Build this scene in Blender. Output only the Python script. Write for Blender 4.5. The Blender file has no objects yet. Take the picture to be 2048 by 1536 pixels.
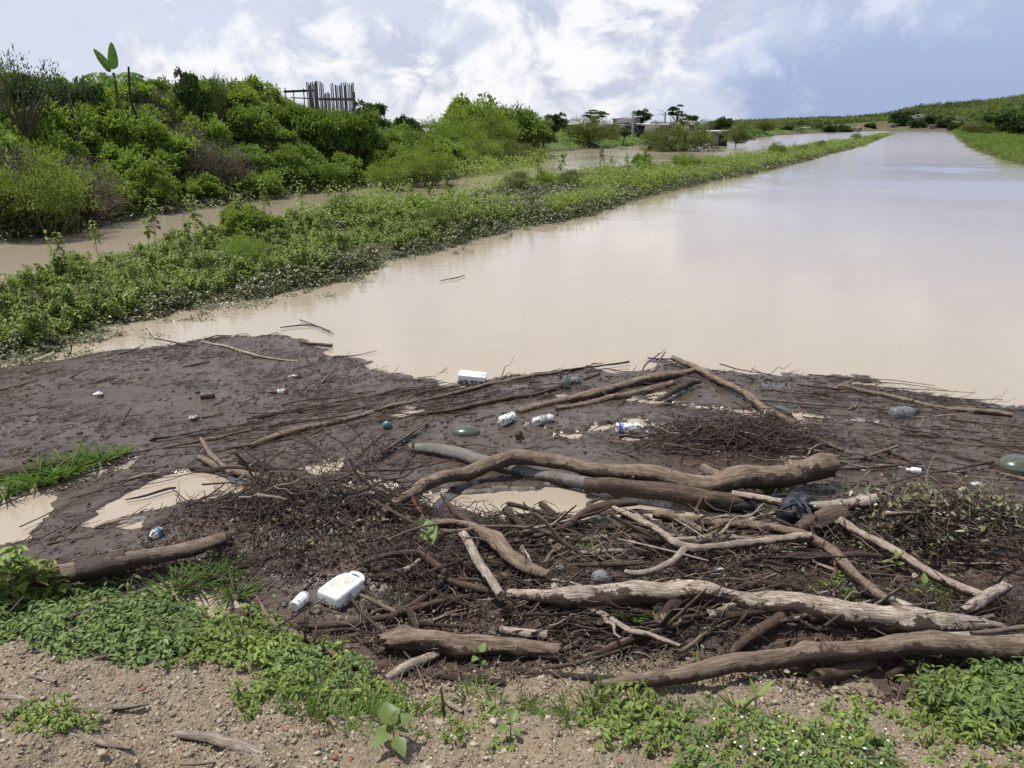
import bpy, math, random
import numpy as np
from math import radians, sin, cos, tan, atan2, pi
from mathutils import Vector
random.seed(7)
R = np.random.default_rng(11)
S = bpy.context.scene
COL = S.collection

# ------------------------------------------------------------ camera
CH, PITCH, FPX = 2.5, radians(19.2), 1490.0
cd = bpy.data.cameras.new("camera"); cam = bpy.data.objects.new("camera", cd); COL.objects.link(cam)
cd.sensor_width = 36; cd.lens = 36*FPX/2048; cd.clip_start = 0.05; cd.clip_end = 8000
cam.location = (0, 0, CH); cam.rotation_euler = (pi/2-PITCH, 0, 0)
S.camera = cam
# ------------------------------------------------------------ exposure, sun
S.view_settings.view_transform = 'Standard'; S.view_settings.look = 'None'
S.view_settings.gamma = 1; S.view_settings.exposure = 0.0
SUN_EL, SUN_AZ = radians(68), radians(-72)     # azimuth measured from +Y (view direction) towards +X
sl = bpy.data.lights.new("sun", 'SUN'); sl.energy = 4.7; sl.angle = radians(1.2); sl.color = (1.0, 0.95, 0.87)
so = bpy.data.objects.new("sun", sl); COL.objects.link(so)
sdir = Vector((cos(SUN_EL)*sin(SUN_AZ), cos(SUN_EL)*cos(SUN_AZ), sin(SUN_EL)))
so.rotation_euler = sdir.to_track_quat('Z', 'Y').to_euler(); so.location = sdir*50

# ------------------------------------------------------------ node helpers
def sock(nt, inp, v):
    if isinstance(v, bpy.types.NodeSocket): nt.links.new(v, inp)
    elif isinstance(v, (tuple, list)) and len(v) == 3 and inp.type == 'RGBA': inp.default_value = (*v, 1)
    else: inp.default_value = v
def nd(nt, typ, ins=None, **props):
    n = nt.nodes.new(typ)
    for k, v in props.items(): setattr(n, k, v)
    for k, v in (ins or {}).items(): sock(nt, n.inputs[k], v)
    return n
def mth(nt, op, a, b=0.0, c=0.0, clamp=False):
    n = nt.nodes.new('ShaderNodeMath'); n.operation = op; n.use_clamp = clamp
    sock(nt, n.inputs[0], a); sock(nt, n.inputs[1], b); sock(nt, n.inputs[2], c)
    return n.outputs[0]
def sstep(nt, v, lo, hi, a=0.0, b=1.0):
    n = nd(nt, 'ShaderNodeMapRange', {0: v, 1: lo, 2: hi, 3: a, 4: b}, interpolation_type='SMOOTHSTEP')
    return n.outputs[0]
def mixc(nt, f, a, b, blend='MIX'):
    n = nt.nodes.new('ShaderNodeMix'); n.data_type = 'RGBA'; n.blend_type = blend
    sock(nt, n.inputs[0], f); sock(nt, n.inputs[6], a); sock(nt, n.inputs[7], b)
    return n.outputs[2]
def noise(nt, vec, scale, detail=4, rough=0.55, dist=0.0):
    n = nd(nt, 'ShaderNodeTexNoise', {'Scale': scale, 'Detail': detail, 'Roughness': rough, 'Distortion': dist})
    if vec is not None: nt.links.new(vec, n.inputs['Vector'])
    return n.outputs[0]
def mapping(nt, vec, scale=(1, 1, 1), rot=(0, 0, 0), loc=(0, 0, 0)):
    n = nt.nodes.new('ShaderNodeMapping'); nt.links.new(vec, n.inputs[0])
    n.inputs['Scale'].default_value = scale; n.inputs['Rotation'].default_value = rot; n.inputs['Location'].default_value = loc
    return n.outputs[0]
def bump(nt, h, strength=0.5, dist=0.02):
    return nd(nt, 'ShaderNodeBump', {'Height': h, 'Strength': strength, 'Distance': dist}).outputs[0]
def mat(name):
    m = bpy.data.materials.new(name); m.use_nodes = True
    nt = m.node_tree; nt.nodes.clear()
    out = nt.nodes.new('ShaderNodeOutputMaterial')
    return m, nt, out
def principled(nt, **kw):
    n = nt.nodes.new('ShaderNodeBsdfPrincipled')
    names = {'col': 'Base Color', 'rough': 'Roughness', 'ior': 'IOR', 'spec': 'Specular IOR Level', 'normal': 'Normal', 'metal': 'Metallic', 'trans': 'Transmission Weight', 'alpha': 'Alpha', 'coat': 'Coat Weight', 'emis': 'Emission Color', 'emiss': 'Emission Strength'}
    for k, v in kw.items(): sock(nt, n.inputs[names[k]], v)
    return n

# ------------------------------------------------------------ world: hazy blue sky under broken cloud
w = bpy.data.worlds.new("World"); S.world = w; w.use_nodes = True
nt = w.node_tree; nt.nodes.clear()
wout = nt.nodes.new('ShaderNodeOutputWorld')
sky = nt.nodes.new('ShaderNodeTexSky'); sky.sky_type = 'NISHITA'; sky.sun_disc = False
sky.sun_elevation = SUN_EL; sky.sun_rotation = SUN_AZ; sky.air_density = 1.0; sky.dust_density = 1.5
bg1 = nd(nt, 'ShaderNodeBackground', {'Color': sky.outputs[0], 'Strength': 0.085})
tc = nt.nodes.new('ShaderNodeTexCoord')
dv = nd(nt, 'ShaderNodeVectorMath', {0: tc.outputs['Generated']}, operation='NORMALIZE').outputs[0]
sep = nd(nt, 'ShaderNodeSeparateXYZ', {0: dv})
az = mth(nt, 'ARCTAN2', sep.outputs[0], sep.outputs[1])
el = mth(nt, 'ARCSINE', sep.outputs[2])
cv = nd(nt, 'ShaderNodeCombineXYZ', {0: az, 1: mth(nt, 'MULTIPLY', mth(nt, 'MAXIMUM', el, 0.0), 1.05)}).outputs[0]
n_big = noise(nt, mapping(nt, cv, loc=(3.1, 1.7, 0)), 3.2, 3, 0.5, 0.3)
n_mid = noise(nt, mapping(nt, cv, loc=(7.4, 2.2, 0)), 9.0, 7, 0.6, 0.5)
n_fin = noise(nt, mapping(nt, cv, scale=(1, 1.2, 1), loc=(1.3, 5.1, 0)), 20.0, 8, 0.6, 0.3)
def blob(a0, e0, ra, re):
    da = mth(nt, 'DIVIDE', mth(nt, 'SUBTRACT', az, a0), ra); de = mth(nt, 'DIVIDE', mth(nt, 'SUBTRACT', el, e0), re)
    r = mth(nt, 'SQRT', mth(nt, 'ADD', mth(nt, 'MULTIPLY', da, da), mth(nt, 'MULTIPLY', de, de)))
    return sstep(nt, r, 0.1, 1.25, 1.0, 0.0)
storm = mth(nt, 'MULTIPLY', sstep(nt, mth(nt, 'ADD', az, mth(nt, 'ADD', mth(nt, 'MULTIPLY', mth(nt, 'SUBTRACT', n_mid, .5), 0.55), mth(nt, 'MULTIPLY', mth(nt, 'SUBTRACT', n_fin, .5), 0.2))), 0.20, 0.36), sstep(nt, el, 0.03, 0.26, 1.0, 0.15))
cum = blob(0.10, 0.075, 0.30, 0.085)
cum2 = blob(-0.22, 0.06, 0.26, 0.09)
hor = blob(0.0, 0.016, 0.22, 0.035)
wisp = blob(0.42, 0.10, 0.2, 0.05)
up1 = blob(0.30, 0.17, 0.42, 0.11); up2 = blob(-0.15, 0.24, 0.4, 0.12)
puff = blob(-0.385, 0.057, 0.06, 0.035)
cov = mth(nt, 'ADD', mth(nt, 'MULTIPLY', n_mid, 0.75), mth(nt, 'MULTIPLY', n_fin, 0.55))
cov = mth(nt, 'ADD', cov, mth(nt, 'MULTIPLY', n_big, 0.35))
cov = mth(nt, 'ADD', cov, mth(nt, 'MULTIPLY', cum, 0.22)); cov = mth(nt, 'ADD', cov, mth(nt, 'MULTIPLY', cum2, 0.14))
cov = mth(nt, 'ADD', cov, mth(nt, 'MULTIPLY', wisp, 0.10)); cov = mth(nt, 'ADD', cov, mth(nt, 'MULTIPLY', hor, 0.12)); cov = mth(nt, 'ADD', cov, mth(nt, 'MULTIPLY', puff, 0.14))
cov = mth(nt, 'SUBTRACT', cov, mth(nt, 'MULTIPLY', storm, 0.09))
cov = mth(nt, 'ADD', cov, mth(nt, 'MULTIPLY', mth(nt, 'ADD', up1, up2), 0.17))
white = mth(nt, 'MULTIPLY', sstep(nt, cov, 0.85, 1.07), sstep(nt, el, .55, 1.0, 1.0, .35))
grey = sstep(nt, noise(nt, mapping(nt, cv, scale=(1, 1.25, 1), loc=(9.9, .3, 0)), 11.0, 7, 0.6, 0.4), 0.44, 0.60)
veil = mixc(nt, storm, (0.68, 0.73, 0.87), (0.37, 0.46, 0.71))
veil = mixc(nt, sstep(nt, el, 0.10, 0.35), veil, (0.66, 0.68, 0.77)); veil = mixc(nt, sstep(nt, el, 0.5, 1.0), veil, (0.22, 0.30, 0.50))
ccol = mixc(nt, grey, (1.0, 1.0, 1.02), (0.58, 0.63, 0.77))
ccol = mixc(nt, mth(nt, 'MULTIPLY', storm, 0.75), ccol, (0.50, 0.59, 0.86))
ccol = mixc(nt, white, veil, ccol)
bg2 = nd(nt, 'ShaderNodeBackground', {'Color': ccol, 'Strength': 1.06})
msh = nd(nt, 'ShaderNodeMixShader', {0: 0.87, 1: bg1.outputs[0], 2: bg2.outputs[0]})
nt.links.new(msh.outputs[0], wout.inputs[0])

# ------------------------------------------------------------ numpy noise
def _h(ix, iy, iz, seed):
    h = (ix.astype(np.int64)*374761393 + iy.astype(np.int64)*668265263 + iz.astype(np.int64)*2147483647 + seed*1274126177) & 0xffffffff
    h = ((h ^ (h >> 13))*1274126177) & 0xffffffff
    h = (h ^ (h >> 16)) & 0xffffffff
    return h/4294967295.0
def vnoise(x, y, z=None, seed=0):
    x = np.asarray(x, float); y = np.asarray(y, float); z = np.zeros_like(x) if z is None else np.asarray(z, float)
    ix, iy, iz = np.floor(x), np.floor(y), np.floor(z)
    fx, fy, fz = x-ix, y-iy, z-iz
    fx, fy, fz = fx*fx*(3-2*fx), fy*fy*(3-2*fy), fz*fz*(3-2*fz)
    r = 0
    for a in (0, 1):
        for b in (0, 1):
            for c in (0, 1):
                r = r + _h(ix+a, iy+b, iz+c, seed)*(fx if a else 1-fx)*(fy if b else 1-fy)*(fz if c else 1-fz)
    return r*2-1
def fbm(x, y, z=None, s=1.0, o=4, seed=0):
    r = 0; a = 1.0; t = 0
    for k in range(o):
        r = r + a*vnoise(np.asarray(x)*s, np.asarray(y)*s, None if z is None else np.asarray(z)*s, seed+k*17); t += a
        a *= 0.5; s *= 2.03
    return r/t
def sm(x, a, b):
    t = np.clip((np.asarray(x, float)-a)/(b-a), 0, 1); return t*t*(3-2*t)

# ------------------------------------------------------------ pixels of the photograph to rays
SP, CP = sin(PITCH), cos(PITCH)
def ray(px, py):
    a = (px-1024)/FPX; b = -(py-768)/FPX
    v = np.array([a, CP+b*SP, -SP+b*CP]); return v/np.linalg.norm(v)
def Z0(px, py, z=0.0):
    d = ray(px, py); t = (z-CH)/d[2]; return np.array([d[0]*t, d[1]*t])
def PD(px, dist, py=None):
    """point at ground distance dist in the direction of column px at the horizon; with py also its height"""
    d = ray(px, 249 if py is None else py); k = dist/math.hypot(d[0], d[1])
    return (d[0]*k, d[1]*k) if py is None else (d[0]*k, d[1]*k, CH+d[2]*k)
def sdist(poly, X, Y):
    """signed distance to a polygon, positive inside"""
    X = np.asarray(X, float); Y = np.asarray(Y, float)
    D = np.full(X.shape, 1e9); inside = np.zeros(X.shape, bool); n = len(poly)
    for i in range(n):
        x1, y1 = poly[i]; x2, y2 = poly[(i+1) % n]
        dx, dy = x2-x1, y2-y1; L = dx*dx+dy*dy+1e-12
        t = np.clip(((X-x1)*dx+(Y-y1)*dy)/L, 0, 1)
        D = np.minimum(D, (X-x1-t*dx)**2+(Y-y1-t*dy)**2)
        if abs(dy) > 1e-12:
            c = ((y1 > Y) != (y2 > Y)) & (X < dx*(Y-y1)/dy+x1); inside ^= c
    D = np.sqrt(D); return np.where(inside, D, -D)
def zpoly(pts): return [tuple(Z0(*p)) for p in pts]

# ------------------------------------------------------------ terrain
MAT_POLY = zpoly([(-420, 790), (0, 729), (120, 712), (190, 708), (260, 694), (330, 688), (400, 673), (480, 667), (560, 668), (630, 676), (660, 690), (665, 702), (740, 728), (860, 758), (920, 764),
                  (1000, 752), (1060, 745), (1130, 738), (1190, 727), (1260, 722), (1320, 714), (1400, 736), (1470, 742), (1600, 743), (1740, 752), (1800, 766), (1900, 790), (2048, 813), (2500, 900), (3400, 1700), (1024, 3000), (-2200, 1700)])
HOLES = [zpoly(p) for p in (
    [(-300, 980), (0, 985), (60, 972), (105, 1000), (100, 1035), (50, 1075), (0, 1090), (-300, 1110)],
    [(60, 960), (130, 950), (200, 938), (270, 925), (265, 935), (200, 955), (140, 975), (90, 985)],
    [(215, 1020), (290, 965), (340, 948), (400, 940), (460, 950), (500, 972), (480, 995), (420, 1005), (340, 1022), (260, 1030)],
    [(140, 1050), (200, 1036), (230, 1036), (190, 1058)], [(240, 1055), (290, 1040), (280, 1062)], [(225, 1080), (260, 1070), (255, 1085)],
    [(775, 833), (810, 820), (835, 826), (800, 842)],
    [(600, 945), (640, 925), (690, 925), (660, 945), (620, 955)],
    [(700, 972), (760, 960), (800, 975), (780, 992), (730, 990)],
    [(830, 985), (930, 985), (1060, 982), (1180, 975), (1290, 990), (1420, 1020), (1380, 1042), (1290, 1038), (1160, 1040), (1080, 1030), (1000, 1045), (920, 1035), (860, 1010)],
    [(745, 1052), (800, 1045), (830, 1060), (780, 1075)],
    [(1030, 1085), (1100, 1080), (1200, 1088), (1190, 1105), (1100, 1112), (1040, 1100)],
    [(300, 1170), (400, 1150), (450, 1170), (480, 1210), (430, 1235), (350, 1220), (310, 1200)],
    [(860, 1240), (930, 1225), (960, 1250), (900, 1262)],
    [(1290, 790), (1330, 780), (1340, 790), (1300, 800)], [(1250, 873), (1290, 866), (1300, 880), (1262, 884)],
    [(1545, 860), (1600, 845), (1620, 862), (1560, 880)], [(1180, 733), (1260, 722), (1320, 728), (1310, 742), (1230, 748)],
    [(2010, 1045), (2100, 1060), (2100, 1120), (2040, 1090)], [(1560, 915), (1600, 905), (1640, 930), (1600, 945)])]
MOUNDS = [(640, 1075, .85, .33, .15), (560, 1040, .4, .25, .08), (760, 1120, .5, .3, .06), (1150, 1240, .9, .30, .07), (1500, 1230, 1.1, .38, .12), (1860, 1085, .75, .33, .14), (1990, 1110, .25, .22, .1),
          (1450, 1150, .6, .25, .07), (1250, 1180, .7, .2, .06), (880, 1140, .4, .22, .05), (1720, 1300, .6, .2, .07), (150, 1165, .5, .16, .05), (40, 940, .45, .2, .05), (1480, 895, .55, .3, .04)]
MOUNDS = [(*Z0(a, b), c, d, e) for a, b, c, d, e in MOUNDS]
def foot(x): return 3.02+0.30*sm(-x, 0.2, 2.0)-0.20*sm(x, .2, 2.5)+0.08*np.sin(np.asarray(x)*2.3)
def hbase(x, y):
    x = np.asarray(x, float); y = np.asarray(y, float)
    z = 0.018+0.0*x
    for mx, my, sx, sy, h in MOUNDS: z = z+h*np.exp(-((x-mx)/sx)**2*1.2-((y-my)/sy)**2*1.2)
    s = foot(x)-y
    return np.maximum(z, z*0.6+np.clip(s, 0, 3)*0.30+0.03*sm(s, 0, .3)) if True else z
def hnear(x, y):
    z = hbase(x, y); s = foot(x)-y
    mound = sm(z, .03, .08)
    z = z+fbm(x, y, s=1.7, o=3, seed=3)*0.014*(1-.0*mound)+fbm(x, y, s=14, o=3, seed=5)*(0.006+0.022*mound)+fbm(x, y*1.6, s=45, o=2, seed=9)*(0.004+.006*mound)
    z = z+sm(s, 0, .5)*((fbm(x, y, s=3.5, o=3, seed=21)*.045+fbm(x, y, s=22, o=2, seed=24)*.010))
    # small washed-out hollow in the gravel
    gx, gy = Z0(300, 1500, .5); z = z-0.13*np.exp(-((x-gx)/.15)**2-((y-gy)/.08)**2)
    fa = .40-.75*sm(x, -.4, 1.2); u = x*np.cos(fa)+y*np.sin(fa); v = -x*np.sin(fa)+y*np.cos(fa)
    cmb = fbm(u*.9, v*4.5, s=3.2, o=4, seed=33); z = z+sm(-s, -.3, .2)*(np.maximum(cmb, 0)*.030*sm(fbm(x, y, s=.7, o=2, seed=37), -.35, .25)+fbm(u*1.5, v*6, s=9, o=2, seed=34)*.004)
    sd = sdist(MAT_POLY, x, y)+fbm(x, y, s=3.5, o=4, seed=31)*0.16
    z = np.where(sd < 0.22, z-(0.22-np.maximum(sd, -1))*0.14-np.where(sd < 0, -np.maximum(sd, -1)*.3, 0), z)
    wob = fbm(x*.8, y*1.5, s=4.5, o=4, seed=40)*0.10
    pud = fbm(u*.55, v*2.6, s=1.5, o=4, seed=52); z = z-sm(x, -.9, -.1)*sm(pud, .44, .51)*.045*sm(hbase(x, y), .045, .03)*sm(-s, 0, .4)
    for h in HOLES:
        hd = sdist(h, x, y)+wob
        z = z-sm(hd, -0.05, 0.05)*(0.05+np.clip(hbase(x, y)-.018, 0, .1))
    return z

STRIP = zpoly([(-500, 850), (-120, 760), (0, 722), (60, 712), (150, 694), (190, 662), (330, 633), (470, 607), (560, 585), (640, 572), (700, 555), (790, 520), (880, 500), (930, 482), (980, 470), (1050, 452), (1100, 446), (1180, 430), (1260, 402), (1330, 385), (1400, 368),
               (1480, 353), (1560, 336), (1640, 315), (1720, 294), (1775, 273), (1790, 267), (1750, 270), (1700, 281), (1600, 296), (1500, 314), (1400, 326), (1300, 336), (1200, 345), (1090, 360), (1000, 380), (900, 402), (760, 425), (600, 455), (450, 480), (330, 500), (200, 530), (60, 565), (0, 590), (-500, 680)])
RBANK = zpoly([(1903, 263), (1915, 275), (1935, 292), (1960, 304), (2000, 318), (2048, 330), (2200, 372), (2500, 460), (2600, 400), (2400, 330), (2200, 295), (2048, 277), (1985, 267), (1950, 262)])
HILL = zpoly([(-700, 700), (-300, 560), (0, 476), (100, 470), (190, 445), (300, 425), (430, 410), (560, 392), (700, 376), (820, 366), (910, 352)])+[PD(900, 48), PD(800, 60), PD(560, 60), PD(0, 50), PD(-700, 45)]
HILL2 = zpoly([(880, 356), (960, 344), (1040, 322), (1085, 308)])+[PD(1080, 72), PD(1050, 100), PD(900, 100), PD(860, 60)]
SHORE = zpoly([(1060, 306), (1130, 302), (1230, 294), (1300, 290), (1420, 286), (1500, 277), (1560, 270), (1650, 265.5), (1730, 261.5), (1800, 259), (1850, 260), (1905, 261)])+[PD(1980, 330), PD(2060, 200), PD(2900, 150), PD(3000, 3000), PD(-1500, 3000), PD(-1200, 90), PD(800, 90)]
HILLK = ([-700, 0, 130, 300, 450, 560, 640, 720, 830, 900], [2.0, 2.3, 2.55, 2.75, 2.85, 2.7, 2.65, 2.45, 1.7, .6])
def col_of(x, y): return 1024+FPX*np.asarray(x)/np.maximum(np.asarray(y), .1)*1.055
def hfar(x, y):
    x = np.asarray(x, float); y = np.asarray(y, float)
    z = np.full(x.shape, -0.5); d = np.hypot(x, y)
    n = fbm(x, y, s=.5, o=4, seed=60)
    def put(sd, f): return np.where(sd > -1.5, np.maximum(z, f), z)
    sd = sdist(STRIP, x, y)+n*0.35+fbm(x, y, s=1.6, o=3, seed=62)*.45-.1; z = put(sd, np.clip(sd*0.22, -.5, 0.16)+0.02*n)
    sd = sdist(RBANK, x, y)+n*0.5; z = put(sd, np.clip(sd*0.2, -.5, 0.35))
    sd = sdist(HILL, x, y)+n*0.8; k = np.interp(col_of(x, y), *HILLK)
    z = put(sd, np.where(sd < 0, sd*.3, .05+k*sm(sd, 0, 8)*(1+.08*n)))
    sd = sdist(HILL2, x, y)+n*0.8; z = put(sd, np.where(sd < 0, sd*.3, .05+1.2*sm(sd, 0, 12)))
    sd = sdist(SHORE, x, y)+n*1.5; z = put(sd, np.clip(sd*0.3, -.5, .9))
    # far hills on the right
    c = col_of(x, y)
    prof = np.interp(c, [800, 1380, 1500, 1600, 1700, 1760, 1830, 1950, 2048, 2300, 2700], [0, 2, 5, 9, 12, 16, 26, 31, 38, 60, 70])
    ridge = sm(d, 520, 1500)*(1-.5*sm(d, 1700, 2600))
    big = fbm(x, y, s=1/170, o=4, seed=71); z = np.where(d > 400, np.maximum(z, .9)+prof*ridge*(1+.25*big)*1.0, z)
    kx, ky = PD(1838, 420); z = z+np.where(d > 250, 3.6*np.exp(-((x-kx)/38)**2-((y-ky)/50)**2), 0)
    kx, ky = PD(2040, 300); z = z+np.where(d > 180, 1.0*np.exp(-((x-kx)/22)**2-((y-ky)/30)**2), 0)
    return z
def hall(x, y):
    x = np.atleast_1d(np.asarray(x, float)); y = np.atleast_1d(np.asarray(y, float))
    a = np.where((y < 12) & (sdist(MAT_POLY, x, y) > -.05), hbase(x, y), -9); b = hfar(x, y)
    return np.maximum(np.maximum(a, b), 0.0)
def G(px, py, dz=0.0):
    """where the ray of a photo pixel meets the near ground raised by dz"""
    d = ray(px, py); t = np.linspace(1.2, 14, 2600)
    X, Y, Zr = d[0]*t, d[1]*t, CH+d[2]*t
    g = np.maximum(hbase(X, Y), 0)+dz
    i = np.argmax(Zr < g)
    return np.array([X[i], Y[i], g[i]])
def GF(px, py):
    """the same for the far ground"""
    d = ray(px, py); t = np.geomspace(5, 1500, 3000)
    X, Y, Zr = d[0]*t, d[1]*t, CH+d[2]*t
    g = np.maximum(hfar(X, Y), 0); hit = Zr < g; i = np.argmax(hit) if hit.any() else int(np.argmin(np.where((t > 15) & (t < 60), Zr-g, 99)))
    return np.array([X[i], Y[i], g[i]])

# ------------------------------------------------------------ mesh helpers
def mk(name, V, F, m=None, parent=None, smooth=False, uv=None, attrs=None, mi=None, link=True):
    """V (n,3); F list of integer arrays (k,3) or (k,4)"""
    me = bpy.data.meshes.new(name); V = np.asarray(V, np.float32)
    F = [np.asarray(f, np.int32) for f in (F if isinstance(F, list) else [F]) if len(f)]
    nl = sum(f.size for f in F); nf = sum(len(f) for f in F)
    me.vertices.add(len(V)); me.vertices.foreach_set('co', V.ravel())
    me.loops.add(nl); me.loops.foreach_set('vertex_index', np.concatenate([f.ravel() for f in F]))
    me.polygons.add(nf)
    tot = np.concatenate([np.full(len(f), f.shape[1], np.int32) for f in F])
    me.polygons.foreach_set('loop_start', np.concatenate([[0], np.cumsum(tot)[:-1]]).astype(np.int32))
    me.polygons.foreach_set('loop_total', tot)
    if smooth: me.polygons.foreach_set('use_smooth', np.ones(nf, bool))
    ms = m if isinstance(m, (list, tuple)) else [m]
    for q in ms:
        if q: me.materials.append(q)
    if mi is not None: me.polygons.foreach_set('material_index', np.asarray(mi, np.int32))
    me.update(calc_edges=True)
    if uv is not None:
        l = me.uv_layers.new(name='uv'); idx = np.concatenate([f.ravel() for f in F])
        l.data.foreach_set('uv', np.asarray(uv, np.float32)[idx].ravel())
    for k, v in (attrs or {}).items():
        a = me.attributes.new(k, 'FLOAT', 'POINT'); a.data.foreach_set('value', np.asarray(v, np.float32))
    me.validate()
    o = bpy.data.objects.new(name, me)
    if link: COL.objects.link(o)
    if parent is not None: o.parent = parent
    return o
def tag(o, label=None, cat=None, group=None, kind=None):
    if label: o['label'] = label
    if cat: o['category'] = cat
    if group: o['group'] = group
    if kind: o['kind'] = kind
    return o
def empty(name, loc=(0, 0, 0), rz=0):
    o = bpy.data.objects.new(name, None); COL.objects.link(o); o.location = loc; o.rotation_euler = (0, 0, rz); o.empty_display_size = .1; return o
def copy_tree(o, parent=None):
    c = o.copy(); COL.objects.link(c); c.parent = parent
    for ch in KIDS.get(o.name, ()): copy_tree(ch, c)
    return c
KIDS = {}
def kid(p, c): KIDS.setdefault(p.name, []).append(c)
def grid_faces(nu, nv):
    i = np.arange(nu*nv).reshape(nv, nu)
    return np.stack([i[:-1, :-1].ravel(), i[:-1, 1:].ravel(), i[1:, 1:].ravel(), i[1:, :-1].ravel()], 1)
class MB:
    """collects pieces into one mesh"""
    def __init__(s): s.V = []; s.F3 = []; s.F4 = []; s.n = 0
    def add(s, V, F):
        V = np.asarray(V, float)
        for f in (F if isinstance(F, list) else [F]):
            f = np.asarray(f, int)
            if len(f): (s.F3 if f.shape[1] == 3 else s.F4).append(f+s.n)
        s.V.append(V); s.n += len(V); return s
    def box(s, c, sz, rz=0.0, top=1.0, tilt=0.0):
        x, y, z = np.array(sz)/2; k = top
        v = np.array([(-x, -y, -z), (x, -y, -z), (x, y, -z), (-x, y, -z), (-x*k, -y*k, z), (x*k, -y*k, z), (x*k, y*k, z), (-x*k, y*k, z)])
        if tilt: v = v@np.array([[cos(tilt), 0, -sin(tilt)], [0, 1, 0], [sin(tilt), 0, cos(tilt)]])
        cz, sn = cos(rz), sin(rz); v = v@np.array([[cz, sn, 0], [-sn, cz, 0], [0, 0, 1]])+np.array(c)
        return s.add(v, np.array([[0, 3, 2, 1], [4, 5, 6, 7], [0, 1, 5, 4], [1, 2, 6, 5], [2, 3, 7, 6], [3, 0, 4, 7]]))
    def build(s, name, m, parent=None, smooth=False, link=True, **k):
        return mk(name, np.concatenate(s.V), [np.concatenate(a) for a in (s.F3, s.F4) if a], m, parent, smooth, link=link, **k)
def frame(D):
    D = D/np.maximum(np.linalg.norm(D, axis=-1, keepdims=True), 1e-9)
    up = np.where(np.abs(D[..., 2:3]) > .93, np.array([1., 0, 0]), np.array([0, 0, 1.]))
    A = np.cross(D, up); A /= np.maximum(np.linalg.norm(A, axis=-1, keepdims=True), 1e-9)
    return D, A, np.cross(A, D)
def sticks(P0, P1, r0, r1, sides=4, bend=0.08):
    """many thin twigs: three rings each"""
    n = len(P0); D, A, B = frame(P1-P0); L = np.linalg.norm(P1-P0, axis=1)[:, None]; K = 5 if 20 < n < 2500 and bend else 3
    u, v = R.normal(0, 1, (n, 1)), R.normal(0, 1, (n, 1)); C, r = [], []
    for q in range(K):
        t = q/(K-1); jt = 0 if q in (0, K-1) else .35
        C.append(P0+(P1-P0)*t+(A*(u+R.normal(0, 1, (n, 1))*jt)+B*(v+R.normal(0, 1, (n, 1))*jt))*L*bend*4*t*(1-t)*(1 if K == 5 else 1)); r.append(r0+(r1-r0)*t)
    C = np.stack(C, 1); r = np.stack(r, 1)
    a = np.arange(sides)*2*pi/sides
    V = C[:, :, None, :]+r[:, :, None, None]*(A[:, None, None, :]*np.cos(a)[None, None, :, None]+B[:, None, None, :]*np.sin(a)[None, None, :, None])
    i = np.arange(n)[:, None, None]*K*sides+np.arange(K-1)[None, :, None]*sides; k = np.arange(sides)[None, None, :]; k2 = (k+1) % sides
    F = np.stack([i+k, i+k2, i+k2+sides, i+k+sides], -1).reshape(-1, 4)
    return V.reshape(-1, 3), F
def leaves(C, D, N, L, W, shape='d', droop=0.15):
    """many leaves: base C, tip direction D, upper normal N"""
    n = len(C); D = D/np.maximum(np.linalg.norm(D, axis=1, keepdims=True), 1e-9)
    Sd = np.cross(D, N); Sd /= np.maximum(np.linalg.norm(Sd, axis=1, keepdims=True), 1e-9); U = np.cross(Sd, D)
    L = np.broadcast_to(L, n)[:, None]; W = np.broadcast_to(W, n)[:, None]
    def pt(t, s, h): return C+D*L*t+Sd*W*s+U*(h*W-droop*L*t*t)
    if shape == 'd':
        V = np.stack([pt(0, 0, 0), pt(.42, .5, .16), pt(1, 0, 0), pt(.42, -.5, .16)], 1)
        i = np.arange(n)[:, None]*4; F = np.concatenate([i+[0, 2, 1], i+[0, 3, 2]]); return V.reshape(-1, 3), [F]
    V = np.stack([pt(0, 0, 0), pt(.16, .38, .12), pt(.45, .5, .18), pt(.75, .28, .10), pt(1, 0, 0), pt(.75, -.28, .10), pt(.45, -.5, .18), pt(.16, -.38, .12), pt(.45, 0, 0)], 1)
    i = np.arange(n)[:, None]*9
    F3 = np.concatenate([i+[0, 8, 1], i+[0, 7, 8]]); F4 = np.concatenate([i+[1, 8, 2, 2]])[:0]
    F3 = np.concatenate([F3, i+[1, 8, 2], i+[8, 7, 6]]); F4 = np.concatenate([i+[8, 4, 3, 2], i+[8, 6, 5, 4]])
    return V.reshape(-1, 3), [F3, F4]
def unit(n):
    v = R.normal(0, 1, (n, 3)); return v/np.linalg.norm(v, axis=1, keepdims=True)
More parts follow.
